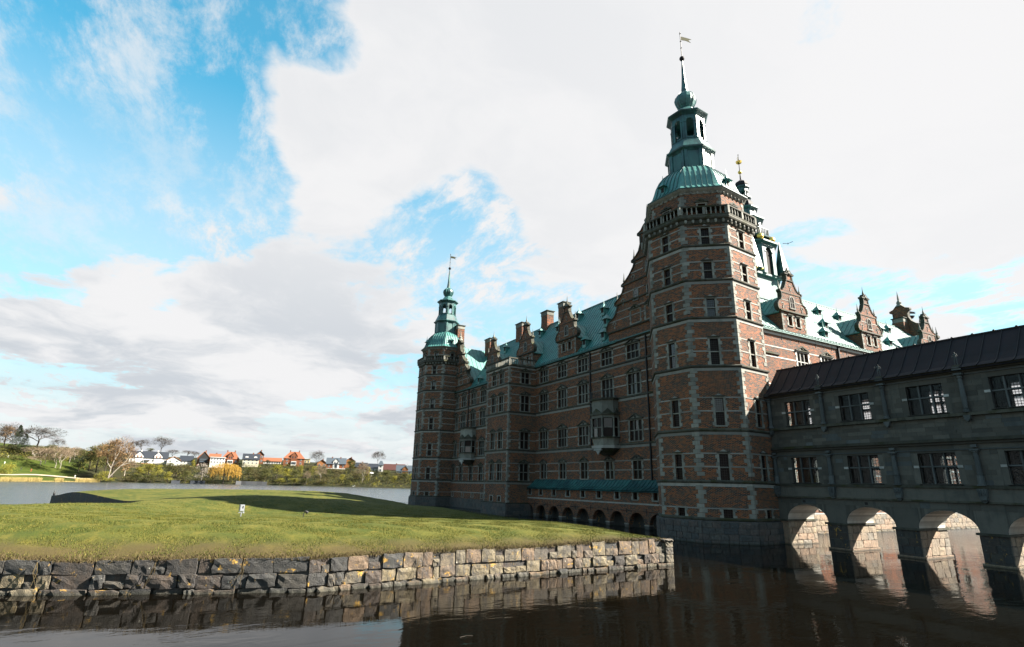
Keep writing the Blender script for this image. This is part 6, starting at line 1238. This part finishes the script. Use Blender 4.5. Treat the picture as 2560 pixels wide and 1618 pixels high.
for i, (k, x_, y_, z_, h_, w_) in enumerate(TREES):
    lab, cat, nm = KLAB[k]; r_ = random.Random(i*7+3); gz_ = float(hill_z(x_, y_)[0]); 
    t_ = thing(nm, (lab+' '+TWHERE[i]) if len((lab+' '+TWHERE[i]).split()) <= 16 else (lab+' '+TWHERE[i]).replace('the ', '').replace(' of two', ''), cat, (x_, y_, z_), 'trees and shrubs on the far bank'); M = T(x_, y_, z_) @ Matrix.Rotation(r_.uniform(0, 6.28), 4, 'Z') @ scale(w_*1.25, w_*1.25, h_*1.06); sd_ = r_.randrange(3)
    if k in ('bare', 'bare_dark', 'twig', 'bare_gold'):
        kk = 'broad' if k in ('bare', 'bare_gold') else ('tall' if k == 'bare_dark' else 'small'); m2 = {'bare': 'twig_grey', 'bare_dark': 'twig_grey', 'twig': 'twig_pink', 'bare_gold': 'leaf_rust'}[k]
        a, b_ = br_mesh(kk, 'bark_pale' if k == 'twig' else 'bark', m2, sd_); part('trunk', a, t_, M); part('twigs', b_, t_, M); part('fine_twigs', twig_mesh(m2, sd_), t_, M)
        if k == 'bare_gold': part('crown', crown_mesh('tall', 'leaf_rust', 11), t_, M)
        if k == 'bare' and i == 0: part('crown', crown_mesh('tall', 'leaf_rust', 12), t_, M @ scale(.9, .9, .95))
    elif k == 'birch':
        mb = MB(); rx = Matrix.Rotation(R(-5), 4, 'Z')
        for pts_ in ([(0, 0, 0), (.3, .0, 6), (1.2, 0, 11), (1.0, 0, 15), (.7, 0, 18.5)], [(.3, 0, .5), (3.2, 0, 5), (7, 0, 10), (8.8, 0, 14), (9.4, 0, 16)], [(1.2, 0, 11), (2.6, 0, 15), (3.0, 0, 19)], [(.3, 0, 6), (-2, 0, 9), (-2.4, 0, 12)], [(5, 0, 7.4), (8, 0, 9), (10, 0, 9.4)]): mb.tube(pts_, .34, .10, 6)
        part('trunk', mb.mesh('birch_trunk', 'bark_pale'), t_, T(x_, y_, z_) @ rx)
        a, b_ = br_mesh('tall', 'bark_pale', 'twig_pink', 1); part('twigs', b_, t_, T(x_+2, y_, z_+5) @ scale(10, 10, 15))
    else:
        ck, cm = {'conifer': ('conifer', 'leaf_dark'), 'evergreen': ('bush', 'leaf_dark'), 'leafy': ('tall', 'leaf_green'), 'shrub_olive': ('bush', 'leaf_olive'), 'shrub_yellow': ('bush', 'leaf_yellow'), 'yellow_shrub': ('tall', 'leaf_yellow'), 'blossom': ('tall', 'blossom'), 'willow': ('willow', 'leaf_gold')}[k]
        part('crown', crown_mesh(ck, cm, sd_), t_, M); part('trunk', trunk_mesh('bark' if k not in ('blossom',) else 'bark_pale', .7 if ck != 'bush' else .4, .016), t_, M)
# low undergrowth that nobody could count
v = []; f = []; r_ = random.Random(5)
for _ in range(2600):
    a = r_.uniform(R(-5), R(34)); s_ = np.interp(a, np.arctan2(sh[:, 0], sh[:, 1]), np.hypot(sh[:, 0], sh[:, 1]))+r_.uniform(1, 62)**1.0; x_, y_ = math.sin(a)*s_, math.cos(a)*s_; z_ = float(hill_z(x_, y_)[0]); q_ = r_.uniform(1.0, 3.1)
    leaf_cloud(v, f, x_, y_, z_+q_*.5, q_*1.2, q_*1.2, q_*.85, 30, .30, r_)
for _ in range(900):
    a = r_.uniform(R(-14.5), R(-5.5)); s_ = np.interp(a, np.arctan2(sh[:, 0], sh[:, 1]), np.hypot(sh[:, 0], sh[:, 1]))+(r_.uniform(66, 100) if a < R(-8) else r_.uniform(40, 95)); x_, y_ = math.sin(a)*s_, math.cos(a)*s_; z_ = float(hill_z(x_, y_)[0]); q_ = r_.uniform(1.2, 2.8)
    leaf_cloud(v, f, x_, y_, z_+q_*.5, q_*1.2, q_*1.2, q_*.9, 30, .32, r_)
me_ = mesh('undergrowth', v, f, ['leaf_olive', 'leaf_green', 'leaf_dark', 'leaf_yellow']); mi_ = np.repeat(np.random.default_rng(3).choice([0, 1, 2, 3], size=len(f)//15+1, p=[.38, .30, .18, .14]), 15)[:len(f)]; me_.polygons.foreach_set('material_index', mi_.astype(int).tolist())
struct('undergrowth', me_, kind='stuff')

# ------------------------------------------------------------------ houses on the far bank
HM = {}
def house(nm, label, x_, y_, z_, w, ze, zr, ang, wall, roof, depth=8., style='long', win=(4, 1), dormers=0, chim=1, gablewall=None, floors=1):
    t_ = thing(nm, label, 'house', (x_, y_, z_-.5), 'houses on the far bank'); M = T(x_, y_, z_) @ Matrix.Rotation(R(ang), 4, 'Z')
    mb = MB(); mb.box(-w/2, w/2, 0, depth, -3, ze)
    if style == 'long':
        for sx in (-1, 1): mb.add([(sx*w/2, 0, ze), (sx*w/2, depth, ze), (sx*w/2, depth/2, zr)], [(0, 1, 2)])
    elif style == 'gable': mb.add([(-w/2, 0, ze), (w/2, 0, ze), (0, 0, zr), (-w/2, depth, ze), (w/2, depth, ze), (0, depth, zr)], [(0, 1, 2), (5, 4, 3)])
    part('wall', mb.mesh('house_wall', wall), t_, M)
    rb_ = MB(); e = .5
    if style == 'long': rb_.add([(-w/2-e, -e, ze-.3), (w/2+e, -e, ze-.3), (w/2+e, depth/2, zr+.05), (-w/2-e, depth/2, zr+.05), (-w/2-e, depth+e, ze-.3), (w/2+e, depth+e, ze-.3), (-w/2-e, -e, ze-.05), (w/2+e, -e, ze-.05), (w/2+e, depth/2, zr+.3), (-w/2-e, depth/2, zr+.3), (-w/2-e, depth+e, ze-.05), (w/2+e, depth+e, ze-.05)],
                            [(6, 7, 8, 9), (9, 8, 11, 10), (0, 3, 2, 1), (3, 4, 5, 2), (0, 1, 7, 6), (4, 10, 11, 5), (0, 6, 9, 3), (3, 9, 10, 4), (1, 2, 8, 7), (2, 5, 11, 8)])
    elif style == 'gable': rb_.add([(-w/2-e, -e, ze-.3), (0, -e, zr+.05), (w/2+e, -e, ze-.3), (-w/2-e, depth+e, ze-.3), (0, depth+e, zr+.05), (w/2+e, depth+e, ze-.3), (-w/2-e, -e, ze), (0, -e, zr+.4), (w/2+e, -e, ze), (-w/2-e, depth+e, ze), (0, depth+e, zr+.4), (w/2+e, depth+e, ze)],
                            [(6, 7, 10, 9), (7, 8, 11, 10), (0, 1, 7, 6), (1, 2, 8, 7), (0, 3, 4, 1), (1, 4, 5, 2), (0, 6, 9, 3), (2, 5, 11, 8)])
    elif style == 'hip': k_ = w*.28; rb_.add([(-w/2-e, -e, ze-.2), (w/2+e, -e, ze-.2), (w/2+e, depth+e, ze-.2), (-w/2-e, depth+e, ze-.2), (-w/2+k_, depth/2, zr), (w/2-k_, depth/2, zr)], [(0, 1, 5, 4), (1, 2, 5), (2, 3, 4, 5), (3, 0, 4), (3, 2, 1, 0)])
    else: rb_.box(-w/2-.3, w/2+.3, -.6, depth+.3, zr-.35, zr)
    part('roof', rb_.mesh('house_roof', roof), t_, M)
    nx, nf = win; ww_ = min(1.1, w/nx*.42)
    for fl_ in range(nf):
        for i_ in range(nx):
            h_ = min(1.35, ze/nf*.5); zc = ze/nf*(fl_+.30)
            wf = part('window', wmesh(('hw', round(ww_, 2), round(h_, 2)), lambda: MB().box(-ww_/2-.12, ww_/2+.12, -.06, .05, -.12, h_+.12).mesh('house_window', 'white_paint')), t_, M @ T(-w/2+w*(i_+.5)/nx, 0, zc))
            part('pane', wmesh(('hp', round(ww_, 2), round(h_, 2)), lambda: MB().box(-ww_/2, -.05, -.09, -.05, 0, h_).box(.05, ww_/2, -.09, -.05, 0, h_).mesh('house_pane', 'dark_glass')), wf, M @ T(-w/2+w*(i_+.5)/nx, 0, zc))
    for j in range(chim): 
        xc = (-.22+.44*j/max(1, chim-1) if chim > 1 else .1)*w; part('chimney', MB().box(-.4, .4, -.4, .4, -1, 1.1).box(-.5, .5, -.5, .5, .9, 1.1).mesh('house_chimney', 'house_brick' if wall != 'white_wall' else 'white_wall'), t_, M @ T(xc, depth/2, zr))
    for j in range(dormers):
        xd = (-.25+.5*j/max(1, dormers-1) if dormers > 1 else 0)*w; gw = gablewall or wall; d_ = MB(); dw = min(2.6, w*.16); top = ze+(zr-ze)*.92
        d_.prism([(-dw, 0), (dw, 0), (dw, ze+(zr-ze)*.35), (.0, top), (-dw, ze+(zr-ze)*.35)], -.25, depth*.35); dm = part('dormer', d_.mesh('house_dormer', gw), t_, M @ T(xd, 0, 0))
        r2_ = MB(); zz1 = ze+(zr-ze)*.35
        for sg in (-1, 1): r2_.add([(sg*(dw+.3), -.5, zz1-.2), (0, -.5, top+.15), (0, depth*.48, top+.15), (sg*(dw+.3), depth*.4, zz1-.2)], [(0, 1, 2, 3)] if sg < 0 else [(3, 2, 1, 0)])
        part('dormer_roof', r2_.mesh('house_dormer_roof', roof), dm, M @ T(xd, 0, 0))
        for sg in (-1, 1): part('pane', MB().box(-.42, .42, -.32, -.26, 0, 1.5).mesh('dormer_pane', 'house_brick' if wall == 'white_wall' else 'dark_glass'), dm, M @ T(xd+sg*dw*.42, 0, ze+.1))
    return t_, M
HOUSES = [('white_house', -29.1, 504.0, 13.5, 24.2, 3.8, 8.4, 3.3), ('orange_cottage', -12.6, 499.8, 14.3, 8.6, 2.0, 4.4, 1.4), ('dark_roof_house', -4.3, 505.0, 14.1, 8.6, 2.1, 5.7, 0.5), ('black_gable_house', 7.1, 499.9, 15.1, 8.4, 3.6, 8.4, -0.8), ('red_roof_hall', 15.6, 529.8, 17.6, 8.2, 2.9, 5.5, -1.7), ('modern_house', 16.7, 494.7, 14.4, 10.2, 4.8, 5.1, -1.9), ('orange_villa', 25.9, 504.3, 14.9, 12.6, 4.0, 9.6, -2.9), ('cream_house', 40.5, 498.3, 15.0, 11.9, 4.0, 8.1, -4.6), ('turret_house', 48.1, 512.7, 16.6, 5.8, 6.8, 9.7, -5.4), ('long_red_house', 58.2, 511.7, 15.9, 13.6, 2.6, 5.2, -6.5), ('red_villa', 72.5, 494.7, 15.5, 16.0, 5.4, 10.9, -8.3), ('yellow_house', 89.2, 532.6, 17.8, 5.1, 4.2, 4.5, -9.5), ('brick_cottage', 98.1, 510.7, 15.0, 7.6, 3.7, 6.1, -10.9), ('blue_roof_villa', 105.5, 488.7, 14.0, 15.4, 3.6, 8.3, -12.2), ('brick_gable_house', 120.0, 500.8, 17.0, 8.4, 3.7, 6.4, -13.5), ('blue_house', 128.0, 493.7, 14.4, 10.1, 1.7, 5.0, -14.5), ('dark_roof_cottage', 136.8, 486.1, 12.0, 9.0, 3.3, 6.7, -15.7), ('white_turret_house', 141.3, 479.6, 12.0, 4.0, 6.0, 9.3, -16.4), ('long_dark_red_house', 159.6, 500.1, 12.1, 19.1, 2.4, 7.3, -17.7), ('row_house', 161.1, 473.3, 10.2, 14.9, 3.0, 7.7, -18.8), ('ridge_house', -82.6, 553.9, 19.2, 4.9, 2.7, 4.5, 8.5)]
HS = {'white_house': dict(label='long white house with dark slate roof and two white gables on the far bank', wall='white_wall', roof='slate', win=(9, 1), dormers=2, chim=2),
 'orange_cottage': dict(label='low cottage with bright orange tile roof right of the long white house', wall='white_wall', roof='orange_tile', style='gable', win=(2, 1), chim=0),
 'dark_roof_house': dict(label='low house with dark slate roof beside the orange-roofed cottage', wall='white_wall', roof='slate', win=(4, 1), chim=0),
 'black_gable_house': dict(label='black timber gabled house with orange brick sides left of the modern white house', wall='house_brick', roof='orange_tile', style='gable', win=(2, 2), chim=1),
 'red_roof_hall': dict(label='long red tiled roof rising behind the modern white house', wall='house_brick', roof='red_tile', win=(3, 1), chim=1),
 'modern_house': dict(label='flat-roofed modern white house with a wide band of glass', wall='white_wall', roof='white_paint', style='flat', win=(5, 2), chim=0, depth=7),
 'orange_villa': dict(label='villa with orange hipped roof and white gable window behind the golden willow', wall='house_brick', roof='red_tile', style='hip', win=(3, 1), dormers=1, gablewall='house_brick', chim=2, depth=10),
 'cream_house': dict(label='cream-walled house with black mansard roof', wall='cream_wall', roof='slate', win=(4, 2), chim=1),
 'turret_house': dict(label='narrow brick house with a pointed blue-grey gable right of the cream house', wall='house_brick', roof='slate_blue', style='gable', win=(2, 2), chim=1),
 'long_red_house': dict(label='long low white building with a plain red-brown roof', wall='white_wall', roof='red_tile', win=(7, 1), chim=0),
 'red_villa': dict(label='large red brick villa with steep orange hipped roof, the biggest on the bank', wall='house_brick', roof='red_tile', style='hip', win=(3, 2), dormers=1, gablewall='house_brick', chim=2, depth=11),
 'yellow_house': dict(label='flat pale yellow building right of the large red villa', wall='yellow_wall', roof='cream_wall', style='flat', win=(2, 1), chim=0),
 'brick_cottage': dict(label='small brick cottage right of the round bare tree', wall='orange_brick', roof='dark_tile', style='gable', win=(2, 1), chim=1),
 'blue_roof_villa': dict(label='white and brick villa with blue-grey roof and an arched white central gable', wall='house_brick', roof='slate_blue', win=(4, 1), dormers=1, gablewall='white_wall', chim=2),
 'brick_gable_house': dict(label='plain orange brick gable end with dark roof', wall='orange_brick', roof='dark_tile', style='gable', win=(1, 1), chim=1),
 'blue_house': dict(label='low brick house with dark blue roof right of the orange brick gable', wall='house_brick', roof='slate', win=(3, 1), dormers=1, chim=1),
 'dark_roof_cottage': dict(label='white cottage with black roof left of the white turret', wall='white_wall', roof='slate', win=(3, 1), chim=0),
 'white_turret_house': dict(label='square white turret with a domed grey roof', wall='white_wall', roof='slate_blue', style='hip', win=(1, 2), chim=0, depth=4),
 'long_dark_red_house': dict(label='long house with dark red roof right of the white turret', wall='house_brick', roof='dark_tile', win=(5, 1), chim=1),
 'row_house': dict(label='row of white and brick houses with light blue-grey mansard roof next to the far tower', wall='white_wall', roof='slate_blue', win=(6, 1), dormers=1, gablewall='orange_brick', chim=1),
 'ridge_house': dict(label='orange-roofed house half hidden by trees on the left ridge', wall='white_wall', roof='orange_tile', style='gable', win=(1, 1), chim=0)}
for nm, x_, y_, z_, w, ze, zr, ang in HOUSES:
    k_ = dict(HS[nm]); lab = k_.pop('label'); t_, M = house(nm, lab, x_, y_, z_, w, ze, zr, ang, **k_)
    if nm == 'black_gable_house':
        part('gable_cladding', MB().prism([(-w/2+.4, ze-.6), (w/2-.4, ze-.6), (0, zr-.2)], -.12, -.02).mesh('gable_cladding', 'black_timber'), t_, M); part('veranda', MB().box(-w*.36, w*.3, -.9, -.02, .0, ze-.4).mesh('veranda', 'black_timber'), t_, M); part('veranda_glass', MB().box(-w*.3, w*.24, -.95, -.9, ze*.55, ze-.7).box(-w*.28, w*.1, -.95, -.9, .4, 1.4).mesh('veranda_glass', 'slate_blue'), t_, M)
    if nm == 'red_villa' or nm == 'orange_villa': part('bay_window', MB().box(-2.0, 2.0, -1.3, 0, -.5, 3.0).mesh('bay_window', 'white_wall'), t_, M); part('bay_glass', MB().box(-1.7, -.6, -1.36, -1.3, .6, 2.4).box(-.45, .45, -1.36, -1.3, .6, 2.4).box(.6, 1.7, -1.36, -1.3, .6, 2.4).mesh('bay_glass', 'dark_glass'), t_, M)
    if nm == 'cream_house':
        for sx in (-1, 1): part('dormer', MB().prism([(-1.2, 0), (1.2, 0), (1.2, 1.0), (.6, 1.5), (-.6, 1.5), (-1.2, 1.0)], -1., 2).mesh('mansard_dormer', 'white_wall'), t_, M @ T(sx*3.2, 1.8, ze+.8))
    if nm == 'blue_roof_villa': part('arch_window', MB().prism([(-1., .3), (1., .3), (1., 3.2), (.6, 4.1), (0, 4.4), (-.6, 4.1), (-1., 3.2)], -.4, -.3).mesh('villa_arch_window', 'dark_glass'), t_, M); part('terrace', MB().box(-w/2, w/2, -1.6, -.1, -1.5, -.1).mesh('terrace', 'white_paint'), t_, M)
    if nm == 'white_house': part('porch', MB().box(-3.2, 1.4, -1.6, 0, 2.2, 2.45).box(-3.1, -2.9, -1.5, -1.3, 0, 2.2).box(1.1, 1.3, -1.5, -1.3, 0, 2.2).mesh('porch', 'white_paint'), t_, M); part('garden_fence', MB().box(-4, 1.5, -4, -3.8, -1.4, -.2).mesh('garden_fence', 'orange_tile'), t_, M)
# parasol on the bank
px_, py_, pz_ = (122.2, 438.3, 7.8)
mb = MB(); mb.loft([(1.9, 2.3), (1.2, 2.8), (.1, 3.2)], 8); pt = thing('parasol', 'open white garden parasol on the slope left of the white turret', 'parasol', (px_, py_, pz_)); part('canopy', mb.mesh('canopy', 'white_paint'), pt, T(px_, py_, pz_)); part('pole', MB().loft([(.06, -1), (.06, 2.8)], 6).mesh('parasol_pole', 'white_paint'), pt, T(px_, py_, pz_))
# people on the far lawn
for i, (x_, y_, z_, mt_, lab) in enumerate([(-85.1, 422.5, 4.3, 'cloth_dark', 'person in dark clothes walking on the pale lakeside path'), (-80.6, 423.4, 4.3, 'cloth_red', 'person in a red top walking on the pale lakeside path'), (-60.1, 426.8, 4.6, 'cloth_white', 'person in white at the right end of the lakeside path'), (-94.6, 429.7, 9.0, 'cloth_white', 'person in white sitting out on the grass slope at the left edge'), (-97.7, 447.5, 14.2, 'cloth_white', 'person in white high on the grass slope near the trees')]):
    j, e = body(1.75); o = skin_person('person', j, e, mt_, T(x_, y_, float(hill_z(x_, y_)[0])+.1)); tag(o, lab, 'person', 'people on the far lawn')
